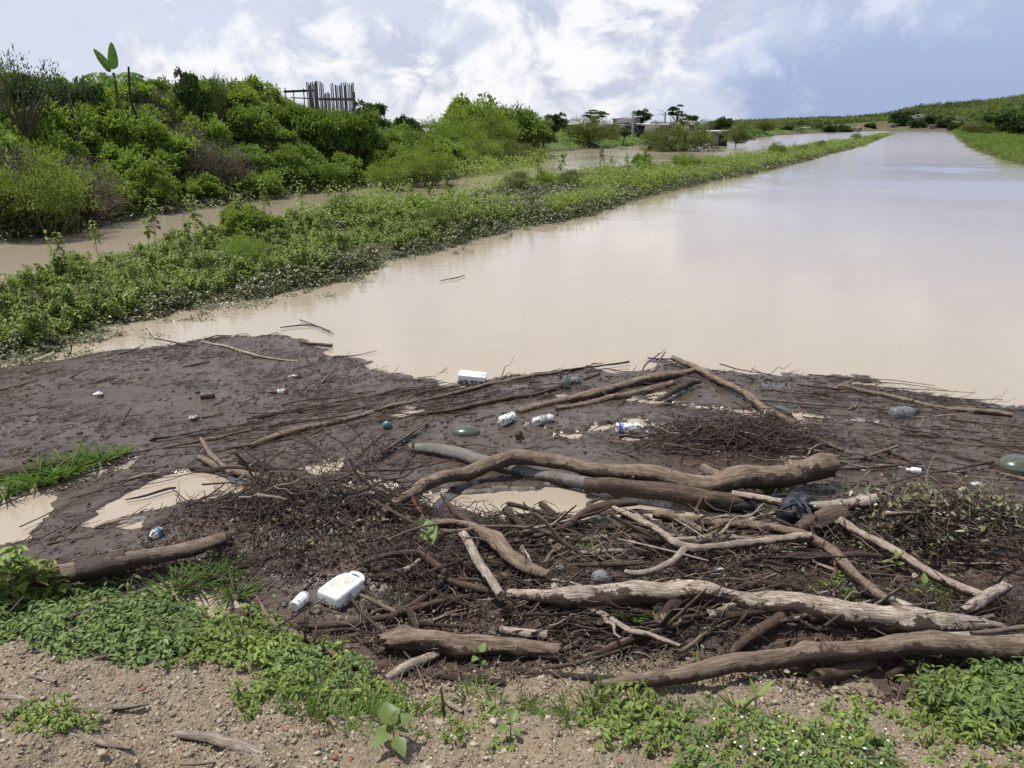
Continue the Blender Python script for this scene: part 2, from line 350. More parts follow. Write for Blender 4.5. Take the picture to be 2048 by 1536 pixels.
# ------------------------------------------------------------ materials
def leaf_mat(name, a, b, trans=0.25, rough=0.55, c=None, spec=0.22, objvar=0.25):
    m, nt, out = mat(name)
    g = nd(nt, 'ShaderNodeNewGeometry'); oi = nd(nt, 'ShaderNodeObjectInfo')
    col = mixc(nt, g.outputs['Random Per Island'], a, b)
    if c: col = mixc(nt, sstep(nt, g.outputs['Random Per Island'], .90, .94), col, c)
    v = mth(nt, 'ADD', mth(nt, 'MULTIPLY', oi.outputs['Random'], 2*objvar), 1-objvar)
    pn = noise(nt, g.outputs['Position'], 1.3, 2)
    v = mth(nt, 'MULTIPLY', v, mth(nt, 'ADD', mth(nt, 'MULTIPLY', pn, .7), .65))
    col = mixc(nt, 1.0, col, nd(nt, 'ShaderNodeCombineColor', {0: v, 1: v, 2: v}).outputs[0], 'MULTIPLY')
    p = principled(nt, col=col, rough=rough, spec=spec)
    t = nd(nt, 'ShaderNodeBsdfTranslucent', {'Color': mixc(nt, .5, col, (b[0]*1.3, b[1]*1.3, b[2]*.6))})
    ms = nd(nt, 'ShaderNodeMixShader', {0: trans, 1: p.outputs[0], 2: t.outputs[0]})
    nt.links.new(ms.outputs[0], out.inputs[0]); return m
M = {}
M['bush'] = leaf_mat('bush_leaf', (.125, .190, .034), (.245, .345, .068), .42)
M['bushdark'] = leaf_mat('dark_bush_leaf', (.095, .155, .030), (.180, .265, .052), .38)
M['mimosa'] = leaf_mat('feathery_leaf', (.13, .20, .035), (.23, .31, .055), .35, objvar=.15)
M['olive'] = leaf_mat('olive_leaf', (.085, .115, .028), (.155, .19, .045), .28, objvar=.1)
M['tree'] = leaf_mat('tree_leaf', (.035, .070, .018), (.075, .125, .032), .2)
M['dry'] = leaf_mat('dry_leaf', (.060, .060, .040), (.130, .125, .085), .1, .7, objvar=.1)
M['weed'] = leaf_mat('weed_leaf', (.13, .19, .045), (.28, .36, .095), .36, .45, objvar=.2)
M['muddy'] = leaf_mat('muddy_leaf', (.065, .072, .030), (.17, .20, .075), .12, .4, c=(.42, .42, .30), spec=.4, objvar=.1)
M['creeper'] = leaf_mat('creeper_leaf', (.085, .135, .042), (.20, .27, .085), .25, .42, objvar=.15)
M['litter'] = leaf_mat('litter_leaf', (.09, .085, .05), (.27, .27, .17), .1, .5, c=(.20, .28, .08))
M['banana'] = leaf_mat('banana_leaf', (.065, .13, .03), (.15, .26, .04), .35, .4)
M['grass'] = leaf_mat('grass_blade', (.07, .13, .03), (.18, .27, .06), .25, .5)
def wood_mat(name, pale, dark, mudc=(.045, .029, .021), grain=1.0, rough=.75, bumpd=.006):
    m, nt, out = mat(name)
    uv = nd(nt, 'ShaderNodeUVMap').outputs[0]; tcn = nd(nt, 'ShaderNodeTexCoord'); g = nd(nt, 'ShaderNodeNewGeometry')
    gr = noise(nt, mapping(nt, uv, scale=(9, 4*grain, 1)), 3.0, 6, .65, .5); crk = noise(nt, mapping(nt, uv, scale=(13, 1.6, 1)), 2.0, 5, .6, .9)
    fine = noise(nt, mapping(nt, uv, scale=(34, 16*grain, 1)), 4.0, 4, .6)
    pos = g.outputs['Position']; blot = noise(nt, pos, 14, 5, .6)
    col = mixc(nt, sstep(nt, gr, .36, .62), dark, pale)
    col = mixc(nt, mth(nt, 'MULTIPLY', sstep(nt, fine, .5, .7), .6), col, dark)
    col = mixc(nt, mth(nt, 'MULTIPLY', sstep(nt, blot, .42, .65), .5), col, tuple(.55*a+.45*b for a, b in zip(dark, mudc)))
    col = mixc(nt, sstep(nt, mth(nt, 'ABSOLUTE', mth(nt, 'SUBTRACT', crk, .5)), .006, .022, .85, 0), col, tuple(x*.35 for x in dark))
    at = nd(nt, 'ShaderNodeAttribute', attribute_name='mud').outputs['Fac']  # mud stain plus underside shade, both painted into the wood colour
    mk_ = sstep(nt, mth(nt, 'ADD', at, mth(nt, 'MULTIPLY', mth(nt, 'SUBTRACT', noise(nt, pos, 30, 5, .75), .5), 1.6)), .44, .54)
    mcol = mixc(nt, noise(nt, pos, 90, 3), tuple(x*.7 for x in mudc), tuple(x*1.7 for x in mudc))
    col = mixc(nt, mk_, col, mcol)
    h = mth(nt, 'ADD', mth(nt, 'MULTIPLY', gr, 1.0), mth(nt, 'MULTIPLY', fine, .5)); h = mth(nt, 'ADD', h, mth(nt, 'MULTIPLY', noise(nt, pos, 60, 4), .6))
    p = principled(nt, col=col, rough=mth(nt, 'SUBTRACT', rough, mth(nt, 'MULTIPLY', mk_, .12)), spec=.3, normal=bump(nt, h, .9, bumpd))
    nt.links.new(p.outputs[0], out.inputs[0]); return m
M['pale'] = wood_mat('bleached_wood', (.60, .52, .43), (.20, .15, .115))
M['tan'] = wood_mat('tan_bark', (.34, .265, .19), (.12, .085, .06), grain=.6)
M['brown'] = wood_mat('brown_bark', (.17, .12, .085), (.055, .037, .027), grain=.6)
M['greyw'] = wood_mat('grey_palm_trunk', (.24, .225, .195), (.15, .14, .125), mudc=(.06, .05, .042), grain=.35, bumpd=.003)
M['darkw'] = wood_mat('wet_dark_wood', (.085, .062, .048), (.034, .026, .021), rough=.5)
M['cut'] = wood_mat('cut_wood', (.36, .26, .17), (.14, .10, .07), bumpd=.004)
M['red'] = wood_mat('reddish_splinter', (.30, .15, .08), (.15, .07, .04))
def simple(name, col, rough=.6, spec=.4, var=.25, scale=8, bd=0, metal=0, dirt=None, dirtc=(.05, .038, .03), dirts=30, dlo=.55, trans=0, coat=0):
    m, nt, out = mat(name); tcn = nd(nt, 'ShaderNodeTexCoord').outputs['Object']
    n = noise(nt, tcn, scale, 5, .6)
    c = mixc(nt, n, tuple(x*(1-var) for x in col), tuple(min(1, x*(1+var)) for x in col))
    if dirt:
        d = sstep(nt, noise(nt, tcn, dirts, 5, .7, .4), dlo, dlo+.06); c = mixc(nt, mth(nt, 'MULTIPLY', d, dirt), c, dirtc)
    k = dict(col=c, rough=rough, spec=spec, metal=metal, trans=trans, coat=coat)
    if bd: k['normal'] = bump(nt, noise(nt, tcn, scale*4, 4, .65), .7, bd)
    p = principled(nt, **k); nt.links.new(p.outputs[0], out.inputs[0]); return m
M['lump'] = simple('mud_lump', (.09, .065, .048), .8, .2, .5, 14, .006)
M['stem'] = simple('plant_stem', (.12, .10, .05), .7)
M['gstem'] = simple('green_stem', (.12, .16, .05), .6)
M['twig'] = simple('wet_twig', (.060, .042, .032), .55, .4, .5, 3)
M['twigp'] = simple('pale_twig', (.20, .15, .11), .7, .3, .5, 3)
M['trunk'] = simple('tree_trunk', (.10, .075, .055), .85, .2, .4, 6, .01)
M['plastic'] = simple('white_plastic', (.78, .79, .78), .35, .5, .04, 5, dirt=.9, dirts=22, dlo=.63, coat=.2)
M['plasticdirty'] = simple('mud_splashed_white_plastic', (.74, .75, .74), .38, .5, .05, 5, dirt=.92, dirts=34, dlo=.50)
M['labelp'] = simple('yellowed_panel', (.66, .63, .50), .5, .4, .1, 12, dirt=.55, dirtc=(.30, .27, .19), dirts=28, dlo=.5)
M['foam'] = simple('mud_stained_foam', (.80, .80, .78), .8, .2, .05, 9, .002, dirt=.85, dirts=14, dlo=.60)
M['foamside'] = simple('muddy_foam_edge', (.55, .54, .52), .8, .2, .05, 9, .002, dirt=.95, dirts=26, dlo=.45)
M['blue'] = simple('blue_band', (.02, .07, .42), .35, .5, .1, dirt=.7, dirts=30, dlo=.6)
M['bluegrey'] = simple('blue_wrapper', (.10, .22, .30), .35, .5, .3, 20, dirt=.8, dirts=26, dlo=.5)
M['capdark'] = simple('dark_cap', (.03, .03, .032), .4, .5)
M['clear'] = simple('clear_plastic', (.55, .58, .58), .12, .6, .08, 6, dirt=.7, dirts=18, dlo=.56, trans=.72)
M['greenplastic'] = simple('grey_green_plastic', (.22, .26, .22), .25, .6, .2, 9, dirt=.8, dirts=16, dlo=.55, trans=.3)
M['redbrown'] = simple('muddy_red_plastic', (.22, .07, .05), .4, .5, .3, 12, dirt=.9, dirts=20, dlo=.45)
M['black'] = simple('wet_black_fabric', (.018, .021, .028), .55, .4, .4, 14, .004)
M['strap'] = simple('slate_strap', (.05, .065, .085), .5, .4, .2, 14)
M['cord'] = simple('blue_cord', (.06, .14, .20), .6, .3)
M['stone'] = simple('pale_stone', (.36, .31, .24), .8, .3, .4, 10, .004)
M['brick'] = simple('brick_fragment', (.25, .11, .07), .85, .2, .3, 15, .003)
M['block'] = simple('grey_block_wall', (.17, .165, .16), .9, .2, .2, 1.2)
M['plaster'] = simple('weathered_plaster', (.42, .41, .38), .9, .2, .15, .9)
M['zinc'] = simple('zinc_roof', (.80, .82, .84), .5, .4, .12, 1.5)
M['zincold'] = simple('old_metal_roof', (.26, .25, .25), .6, .4, .3, 1.5)
M['concrete'] = simple('concrete_pole', (.34, .33, .31), .85, .2, .1)
M['wire'] = simple('cable', (.02, .02, .02), .6)
M['glassdark'] = simple('dark_opening', (.012, .013, .015), .5, .3)
M['cane'] = simple('weathered_cane', (.15, .135, .12), .85, .2, .35, 3)
M['plankg'] = simple('grey_plank', (.16, .145, .13), .85, .2, .35, 3)
M['charred'] = simple('charred_post', (.02, .018, .016), .8)
M['flower'] = simple('white_flower', (.75, .74, .72), .6)
M['flowery'] = simple('yellow_flower', (.75, .5, .04), .6)
M['cabbage'] = leaf_mat('cabbage_leaf', (.22, .34, .12), (.34, .46, .2), .25)

# melon rind
m, nt, out = mat('melon_rind'); t = nd(nt, 'ShaderNodeTexCoord').outputs['Object']
s = nd(nt, 'ShaderNodeSeparateXYZ', {0: t}); a = mth(nt, 'ARCTAN2', s.outputs[2], s.outputs[1])
st = mth(nt, 'SINE', mth(nt, 'ADD', mth(nt, 'MULTIPLY', a, 11.0), mth(nt, 'MULTIPLY', noise(nt, t, 22, 3), 5.0)))
c = mixc(nt, sstep(nt, st, -.2, .5), (.060, .078, .055), (.095, .110, .080))
c = mixc(nt, mth(nt, 'MULTIPLY', sstep(nt, noise(nt, t, 16, 5), .45, .65), .55), c, (.09, .075, .06))
p = principled(nt, col=c, rough=.28, spec=.5); nt.links.new(p.outputs[0], out.inputs[0]); M['melon'] = m

# mud, silt and the gravel road edge in one ground material
m, nt, out = mat('mud_and_gravel'); g = nd(nt, 'ShaderNodeNewGeometry'); pos = g.outputs['Position']
soil = nd(nt, 'ShaderNodeAttribute', attribute_name='soil').outputs['Fac']
rub = nd(nt, 'ShaderNodeAttribute', attribute_name='rubble').outputs['Fac']
n1 = noise(nt, pos, 2.2, 5, .6, .4); n2 = noise(nt, pos, 24, 6, .7); n3 = noise(nt, mapping(nt, pos, scale=(1, 2.4, 1), rot=(0, 0, -.35)), 9, 6, .65, .5)
n4 = noise(nt, pos, 110, 4, .7)
mudc = mixc(nt, n1, (.062, .046, .034), (.098, .074, .056)); mudc = mixc(nt, mth(nt, 'MULTIPLY', sstep(nt, n3, .52, .66), .75), mudc, (.036, .026, .022))
mudc = mixc(nt, mth(nt, 'MULTIPLY', sstep(nt, n4, .55, .7), .5), mudc, (.030, .021, .017))
rubc = mixc(nt, n2, (.050, .030, .021), (.105, .068, .046)); rubc = mixc(nt, mth(nt, 'MULTIPLY', sstep(nt, n4, .45, .65), .6), rubc, (.028, .018, .013))
mudc = mixc(nt, rub, mudc, rubc)
vo = nd(nt, 'ShaderNodeTexVoronoi', {'Scale': 85.0}); nt.links.new(pos, vo.inputs['Vector'])
soc = mixc(nt, n2, (.14, .108, .072), (.32, .255, .172))
soc = mixc(nt, mth(nt, 'MULTIPLY', sstep(nt, n1, .45, .62), .55), soc, (.30, .23, .145))
soc = mixc(nt, mth(nt, 'MULTIPLY', sstep(nt, nd(nt, 'ShaderNodeSeparateColor', {0: vo.outputs['Color']}).outputs[0], .55, .6), .6), soc, (.33, .265, .185))
soc = mixc(nt, mth(nt, 'MULTIPLY', sstep(nt, n4, .5, .7), .5), soc, (.10, .065, .04))
sf = sstep(nt, mth(nt, 'ADD', soil, mth(nt, 'MULTIPLY', mth(nt, 'SUBTRACT', n2, .5), .6)), .35, .6)
col = mixc(nt, sf, mudc, soc)
wet = sstep(nt, n1, .38, .62)
ro = mth(nt, 'ADD', .10, mth(nt, 'MULTIPLY', wet, .24)); ro = mth(nt, 'ADD', ro, mth(nt, 'MULTIPLY', n4, .12)); ro = mth(nt, 'ADD', ro, mth(nt, 'MULTIPLY', rub, .22))
ro = mth(nt, 'ADD', ro, mth(nt, 'MULTIPLY', sf, .4), clamp=True)
hh = mth(nt, 'ADD', mth(nt, 'MULTIPLY', n2, .9), mth(nt, 'MULTIPLY', n4, .5)); hh = mth(nt, 'ADD', hh, mth(nt, 'MULTIPLY', n3, .5))
hh = mth(nt, 'ADD', hh, mth(nt, 'MULTIPLY', mth(nt, 'MULTIPLY', vo.outputs['Distance'], sf), -.6))
film = mth(nt, 'MULTIPLY', sstep(nt, noise(nt, pos, 1.1, 5, .6, .5), .46, .58), mth(nt, 'SUBTRACT', 1.0, mth(nt, 'MAXIMUM', rub, sf)), clamp=True)
ro = mth(nt, 'MULTIPLY', ro, mth(nt, 'SUBTRACT', 1.0, mth(nt, 'MULTIPLY', film, .6)))
bs = mth(nt, 'ADD', mth(nt, 'MULTIPLY', film, -.30), .45); bs = mth(nt, 'ADD', bs, mth(nt, 'MULTIPLY', mth(nt, 'MAXIMUM', rub, sf), .5))
p = principled(nt, col=col, rough=ro, spec=.5, normal=bump(nt, hh, bs, .012)); nt.links.new(p.outputs[0], out.inputs[0]); M['mud'] = m

# far ground: silt at the water line, green growth above, woodland on the hills
m, nt, out = mat('bank_ground'); g = nd(nt, 'ShaderNodeNewGeometry'); pos = g.outputs['Position']
z = nd(nt, 'ShaderNodeSeparateXYZ', {0: pos}).outputs[2]
n1 = noise(nt, pos, .8, 5, .6); n2 = noise(nt, pos, 12, 5, .7); n3 = noise(nt, pos, .035, 6, .65); n4 = noise(nt, pos, .16, 5, .7)
c = mixc(nt, n2, (.052, .040, .026), (.075, .072, .032))
gr = mixc(nt, n1, (.055, .095, .022), (.12, .17, .045)); c = mixc(nt, sstep(nt, mth(nt, 'ADD', z, mth(nt, 'MULTIPLY', n1, .3)), .30, .5), c, gr)
yy = nd(nt, 'ShaderNodeSeparateXYZ', {0: pos}).outputs[1]; far = mth(nt, 'MULTIPLY', sstep(nt, yy, 180, 260), sstep(nt, noise(nt, pos, .03, 4), .42, .55)); c = mixc(nt, far, c, (.115, .085, .055))
hl = mixc(nt, n3, (.040, .078, .024), (.085, .125, .045)); hl = mixc(nt, sstep(nt, n4, .5, .62), hl, (.030, .058, .022)); hl = mixc(nt, mth(nt, 'MULTIPLY', sstep(nt, n3, .56, .66), .5), hl, (.17, .16, .09))
c = mixc(nt, sstep(nt, z, 1.5, 5), c, hl)
p = principled(nt, col=c, rough=.85, spec=.2, normal=bump(nt, n2, .6, .05)); nt.links.new(p.outputs[0], out.inputs[0]); M['bank'] = m

# silty flood water
m, nt, out = mat('silty_water'); g = nd(nt, 'ShaderNodeNewGeometry'); pos = g.outputs['Position']
r1 = noise(nt, mapping(nt, pos, scale=(.7, 1.5, 1)), 2.3, 4, .55, .3); r2 = noise(nt, mapping(nt, pos, scale=(1, 2.2, 1)), 9, 3, .6); r3 = noise(nt, pos, .12, 4, .6, .3)
calm = sstep(nt, r3, .40, .60, .15, 1.0)
wind = sstep(nt, nd(nt, 'ShaderNodeSeparateXYZ', {0: pos}).outputs[1], 30, 80, 0, 1)
hh = mth(nt, 'MULTIPLY', mth(nt, 'MULTIPLY', mth(nt, 'ADD', r1, mth(nt, 'MULTIPLY', r2, .35)), calm), mth(nt, 'ADD', 1.0, mth(nt, 'MULTIPLY', wind, 2.5)))
c = mixc(nt, noise(nt, pos, .25, 4), (.36, .30, .222), (.40, .335, .255))
p = principled(nt, col=c, rough=mth(nt, 'ADD', .03, mth(nt, 'MULTIPLY', wind, .09)), ior=1.6, spec=.5, normal=bump(nt, hh, .17, .05)); nt.links.new(p.outputs[0], out.inputs[0]); M['water'] = m

# ------------------------------------------------------------ setting meshes
V = [(-1500, -30, 0), (1500, -30, 0), (1500, 3500, 0), (-1500, 3500, 0)]
tag(mk('water', V, [np.array([[0, 1, 2, 3]])], M['water']), kind='structure')
ys = [1.15]
while ys[-1] < 12: ys.append(ys[-1]+max(.011, .0042*ys[-1]*1.0))
ys = np.concatenate([np.linspace(-1.5, 1.1, 30), ys]); xs = np.concatenate([np.linspace(-9.5, -4.6, 110)[:-1], np.linspace(-4.6, 4.6, 560), np.linspace(4.6, 9.5, 110)[1:]])
X, Y = np.meshgrid(xs, ys); Zn = hnear(X, Y)
s = foot(X)-Y
soil = np.clip(sm(s+fbm(X, Y, s=2.5, o=3, seed=80)*.35, -.02, .30), 0, 1)
rubb = np.clip(sm(hbase(X, Y), .03, .075)+sm(s, -.55, -.1), 0, 1)
F = grid_faces(len(xs), len(ys)); zf = Zn.ravel()[F].max(1); F = F[zf > -.06]
use = np.unique(F); rem = np.full(X.size, -1); rem[use] = np.arange(len(use)); F = rem[F]
VV = np.stack([X.ravel(), Y.ravel(), Zn.ravel()], 1)[use]
tag(mk('mud', VV, F, M['mud'], smooth=True, attrs={'soil': soil.ravel()[use], 'rubble': rubb.ravel()[use]}), kind='structure')
az_ = np.radians(np.linspace(-72, 72, 640)); rd = np.geomspace(5.5, 3400, 520)
A_, R_ = np.meshgrid(az_, rd); X, Y = R_*np.sin(A_), R_*np.cos(A_); Zf = hfar(X, Y)
tag(mk('ground', np.stack([X.ravel(), Y.ravel(), Zf.ravel()], 1), grid_faces(len(az_), len(rd)), M['bank'], smooth=True), kind='structure')
# ------------------------------------------------------------ plants
def crown(n, rad, lobes, L, W, lr=(.22, .4), shell=.55, hang=0.0, bottom=-.25, flat=1.0, shape='d', fill=.18):
    """leaves on many small lobes spread over a flattened ball; centre at the origin"""
    rx, ry, rz = rad
    u = unit(lobes*3); u = u[u[:, 2] > bottom][:lobes]; lobes = len(u)
    lc = u*np.array([rx, ry, rz])*R.uniform(shell, 1, (lobes, 1)); ls = R.uniform(lr[0], lr[1], lobes)*min(rx, rz*1.3)
    k = R.integers(0, lobes, n); d = unit(n); d[:, 2] = np.abs(d[:, 2])*.9+d[:, 2]*.25
    C = lc[k]+d*ls[k][:, None]*R.uniform(.55, 1.05, (n, 1))*np.array([1, 1, flat])
    inn = R.random(n) < fill; C[inn] = unit(inn.sum())*np.array([rx, ry, rz])*R.uniform(.2, .8, (inn.sum(), 1))
    C[:, 2] = np.maximum(C[:, 2], -rz*.98)
    out = d*.8+u[k]*.5; D = out+unit(n)*.8; D[:, 2] -= hang
    N = np.array([0, 0, 1.])+out*.5+unit(n)*.45
    return leaves(C, D, N, L*R.uniform(.65, 1.25, n), W*R.uniform(.7, 1.2, n), shape)
def limbs(base, tips, r0, r1=.01, sides=5):
    b = np.repeat(np.array([base], float), len(tips), 0)
    return sticks(b, np.asarray(tips, float), np.full(len(tips), r0), np.full(len(tips), r1), sides, .07)
def proto_shrub(name, n, rad, lobes, L, W, m, **k):
    V, F = crown(n, rad, lobes, L, W, **k); V = V+np.array([0, 0, rad[2]*.9])
    o = mk(name, V, F, M[m]); o.location = (0, -400, -50)
    tips = unit(16)*np.array(rad)*.8; tips[:, 2] = np.abs(tips[:, 2])+rad[2]*.7
    s = mk('stem', *limbs((0, 0, -.3), tips, .03), M['stem'], o); kid(o, s); return o
def proto_tree(name, n, rad, zc, lobes, L, W, m, tr=.16, **k):
    o = empty(name, (0, -400, -50)); V, F = crown(n, rad, lobes, L, W, **k); V = V+np.array([0, 0, zc])
    c = mk('crown', V, F, M[m], o); kid(o, c)
    b = MB(); h = zc-rad[2]*.35
    b.add(*sticks(np.array([[0, 0, -.4]]), np.array([[.1, 0, h]]), np.array([tr]), np.array([tr*.6]), 8, .05))
    tips = unit(14)*np.array(rad)*.85; tips[:, 2] = np.abs(tips[:, 2])*.8+zc-.1*rad[2]
    b.add(*limbs((.1*.7, 0, h*.75), tips, tr*.5, .02)); t = b.build('trunk', M['trunk'], o); kid(o, t); return o
def place(p, x, y, z, s=1.0, label=None, cat=None, group=None, rz=None, sz=None):
    o = copy_tree(p); o.location = (x, y, z); o.rotation_euler = (0, 0, R.uniform(0, 6.28) if rz is None else rz)
    o.scale = (s, s, s if sz is None else sz); tag(o, label, cat, group); return o
def drop(p):
    for c in KIDS.pop(p.name, ()): drop(c)
    bpy.data.objects.remove(p)

P_sh = [proto_shrub('shrub', 5200, (1.0, 1.0, .75), 34, .125, .08, 'bush'), proto_shrub('shrub', 4800, (1.1, .95, .8), 26, .13, .085, 'bush'),
        proto_shrub('shrub', 5200, (1.0, 1.05, .85), 36, .12, .075, 'bushdark')]
P_dry = proto_shrub('dry_shrub', 3400, (1.0, 1.0, .9), 30, .06, .03, 'dry', fill=.3)
V, F = sticks(*(lambda a: (a*.2+np.array([0, 0, .2]), a*np.array([1.05, 1.05, 1.1])+np.array([0, 0, .7])))(unit(260)), np.full(260, .012), np.full(260, .004), 3, .12)
b_ = mk('twigs', V, F, M['twigp'], P_dry); kid(P_dry, b_)
P_mim = proto_shrub('feathery_bush', 9000, (1.0, 1.0, .7), 44, .085, .022, 'mimosa', fill=.25)
P_oli = proto_shrub('olive_bush', 6500, (1.0, 1.0, .6), 40, .07, .025, 'olive', fill=.3)

def scatter(poly, n, mind, ylim=None, inset=0.0, tries=60, dens=None):
    P = np.array(poly); lo, hi = P.min(0), P.max(0); out = []
    if ylim: hi = np.minimum(hi, [ylim, ylim]); lo = np.maximum(lo, [-ylim, 0])
    c = R.uniform(lo, hi, (n*tries, 2)); c = c[sdist(poly, c[:, 0], c[:, 1]) > inset]
    if dens is not None: c = c[R.random(len(c)) < dens(c[:, 0], c[:, 1])]
    for p in c:
        if len(out) >= n: break
        if not out or np.min(np.sum((np.array(out)-p)**2, 1)) > mind*mind: out.append(p)
    return np.array(out)
def far_pts(poly, n, d0, d1, inset=.1):
    P = np.array(poly); out = []; a0, a1 = np.arctan2(P[:, 0], P[:, 1]).min(), np.arctan2(P[:, 0], P[:, 1]).max()
    while sum(len(o) for o in out) < n:
        d = np.exp(R.uniform(math.log(d0), math.log(d1), 60000)); a = R.uniform(a0, a1, 60000); x, y = d*np.sin(a), d*np.cos(a); k = sdist(poly, x, y) > inset; out.append(np.stack([x[k], y[k]], 1))
        if len(out) > 60: break
    return np.concatenate(out)[:n]
# the overgrown embankment on the left
hp = scatter(HILL, 276, .98, None, inset=-.1, dens=lambda x, y: (sdist(HILL, x, y) < 11.5) & (col_of(x, y) > -160) & (col_of(x, y) < 940))
hp = hp[np.argsort(-np.hypot(hp[:, 0], hp[:, 1]))]
for x, y in hp:
    z = float(hfar(np.array([x]), np.array([y]))[0]); c = float(col_of(x, y)); sd = float(sdist(HILL, np.array([x]), np.array([y]))[0])
    if 575 < c < 730 and math.hypot(x, y) > 33.5: continue
    k = fbm(np.array([x]), np.array([y]), s=.16, o=2, seed=5)[0]
    s = R.uniform(.8, 1.25)*(0.85 if sd < 1.2 else 1.0)
    if sd > 7.0: s *= .72
    if (k > .30 and c > 250) or (c > 560 and R.random() < .5): p, gl, lb = P_sh[2], 'dark shrubs on the embankment', 'dark green broad-leaved shrub on the overgrown embankment left of the flood'
    else: p, gl, lb = P_sh[R.integers(0, 2)], 'bright shrubs on the embankment', 'bright green broad-leaved shrub on the overgrown embankment left of the flood'
    place(p, x, y, z-.15, s, lb, 'shrub', gl, sz=s*R.uniform(.85, 1.25))
for px, d in ((575, 36), (600, 35.6), (625, 35.4), (650, 35.2), (675, 35.4), (700, 35.6), (722, 36)):
    x, y = PD(px, d); z = float(hfar(np.array([x]), np.array([y]))[0]); H_ = (CH+(249-200+R.uniform(-8, 2))/FPX*d-z)/2.05; place(P_sh[2], x, y, z, 1.0, 'dark green broad-leaved shrub on the overgrown embankment left of the flood', 'shrub', 'dark shrubs on the embankment', sz=H_)
def one(p, px, py, s, label, cat, dist=None, sz=None, sink=.1, lift=0):
    if dist is None: q = GF(px, py)
    else: q = (*PD(px, dist), 0); q = np.array([q[0], q[1], float(hfar(np.array([q[0]]), np.array([q[1]]))[0])])
    return place(p, q[0], q[1], q[2]-sink+lift, s, label, cat, sz=sz)
for a in [(300, 262, .95, 'grey-brown dry twiggy bush high on the slope, the largest bare one'), (290, 300, .85, 'grey dry bush halfway up the slope beside a bright green shrub'), (372, 335, .95, 'grey-brown dry bush in the middle of the slope'),
          (405, 378, 1.0, 'brownish dry bush low on the slope above the back channel'), (460, 385, 1.0, 'sparse grey-green bush at the foot of the slope'), (330, 240, .7, 'small dry bush near the top of the slope'),
          (35, 290, 1.3, 'large bare grey shrub with arching twigs at the left edge'), (75, 250, .9, 'dull brown shrub on the slope below the plank shed'), (25, 455, 1.15, 'dark dry bush with bare base in the back channel at the left edge'), (175, 445, 1.05, 'dark twiggy bush right of the feathery bush in the back channel')]:
    q = GF(a[0], a[1]); h = Vector((q[0], q[1], 0)).normalized()*-.5
    place(P_dry, q[0]+h.x, q[1]+h.y, q[2]-.1, a[2], a[3], 'bush', sz=a[2]*1.0)
one(P_mim, 95, 470, 1.15, 'yellow-green feathery bush standing in the back channel at the left', 'bush', sz=1.35)
one(P_mim, 850, 372, 1.25, 'light green feathery bush at the right foot of the embankment', 'bush', sz=1.25)
one(P_mim, 780, 382, .9, 'small feathery bush low on the embankment above the back channel', 'bush')
for px, d, s, sz, lb, p in [(905, 52, 1.9, 2.3, 'light green bushy tree left in the second clump of growth', P_mim), (945, 58, 2.2, 2.7, 'tall rounded bush in the middle of the second clump of growth', P_sh[0]), (985, 55, 2.0, 2.5, 'yellow-green feathery bush in the second clump of growth', P_mim),
                            (1035, 62, 2.2, 2.3, 'dark shrub at the right of the second clump of growth', P_sh[2]), (1070, 66, 1.7, 1.8, 'dark low shrub ending the second clump of growth at the lagoon', P_sh[2]), (920, 70, 2.0, 2.6, 'dull green bush behind the second clump of growth', P_sh[1]),
                            (960, 46, 1.5, 1.4, 'low bright bush in front of the second clump of growth', P_mim), (1010, 50, 1.5, 1.3, 'low olive bush in front of the second clump of growth', P_oli), (1050, 55, 1.3, 1.2, 'small olive bush near the lagoon edge', P_oli), (875, 60, 1.3, 1.2, 'pale dry-green bush in the gap between the two clumps', P_oli)]:
    one(p, px, 0, s, lb, 'bush', dist=d, sz=sz)
one(P_mim, 915, 0, 1.3, 'low feathery bush beside the grassy gap', 'bush', dist=44, sz=1.0)

# saplings and odd trees along the skyline of the embankment
P_round = proto_tree('broadleaf_tree', 3600, (1.0, 1.0, .95), 2.1, 26, .19, .11, 'tree', tr=.10)
P_cloudy = proto_tree('layered_tree', 2600, (1.0, 1.0, 1.25), 2.7, 13, .2, .12, 'tree', tr=.09, lr=(.25, .42), shell=.7, flat=.45, fill=.02)
P_umb = proto_tree('umbrella_tree', 12000, (1.0, 1.0, .62), .58, 60, .07, .022, 'olive', tr=.04, fill=.35, bottom=-.45, lr=(.2, .35))
P_thin = proto_tree('sparse_tree', 1500, (1.0, 1.0, .8), 1.7, 24, .11, .035, 'tree', tr=.06, fill=.2)
def tree(p, px, py, dist, wpx, toppx, label, cat='tree', hgt=None, hw=None):
    """crown wpx wide and topping out at photo row toppx, standing at ground distance dist"""
    x, y, zt = PD(px, dist, toppx); z = float(hfar(np.array([x]), np.array([y]))[0]); z = max(z, -.1)
    s = wpx/2/FPX*dist*1.0; H = (zt-z)/hgt; Hm = .85*s if p is P_round else (.8*s if p is P_umb else .5*s)
    if H < Hm: H = Hm; z = zt-hgt*H
    return place(p, x, y, z, s, label, cat, sz=H)
def q_(px, dist): x, y = PD(px, dist); return x, y, float(hfar(np.array([x]), np.array([y]))[0])
tree(P_thin, 15, 0, 26, 120, 108, 'thin grey tree with sparse leaves at the far left edge of the embankment top', hgt=2.5)
tree(P_thin, 1020, 0, 72, 68, 212, 'dark open-crowned tree above the second clump of growth', hgt=2.5)
tree(P_round, 372, 0, 33, 44, 143, 'small bushy tree at the top of the embankment, left of the dark saplings', hgt=3.05)
tree(P_thin, 432, 0, 33, 30, 145, 'dark slender saplings on the embankment skyline', hgt=2.5)
tree(P_round, 740, 0, 42, 70, 205, 'bushy tree sloping down at the right end of the embankment top', hgt=3.05)
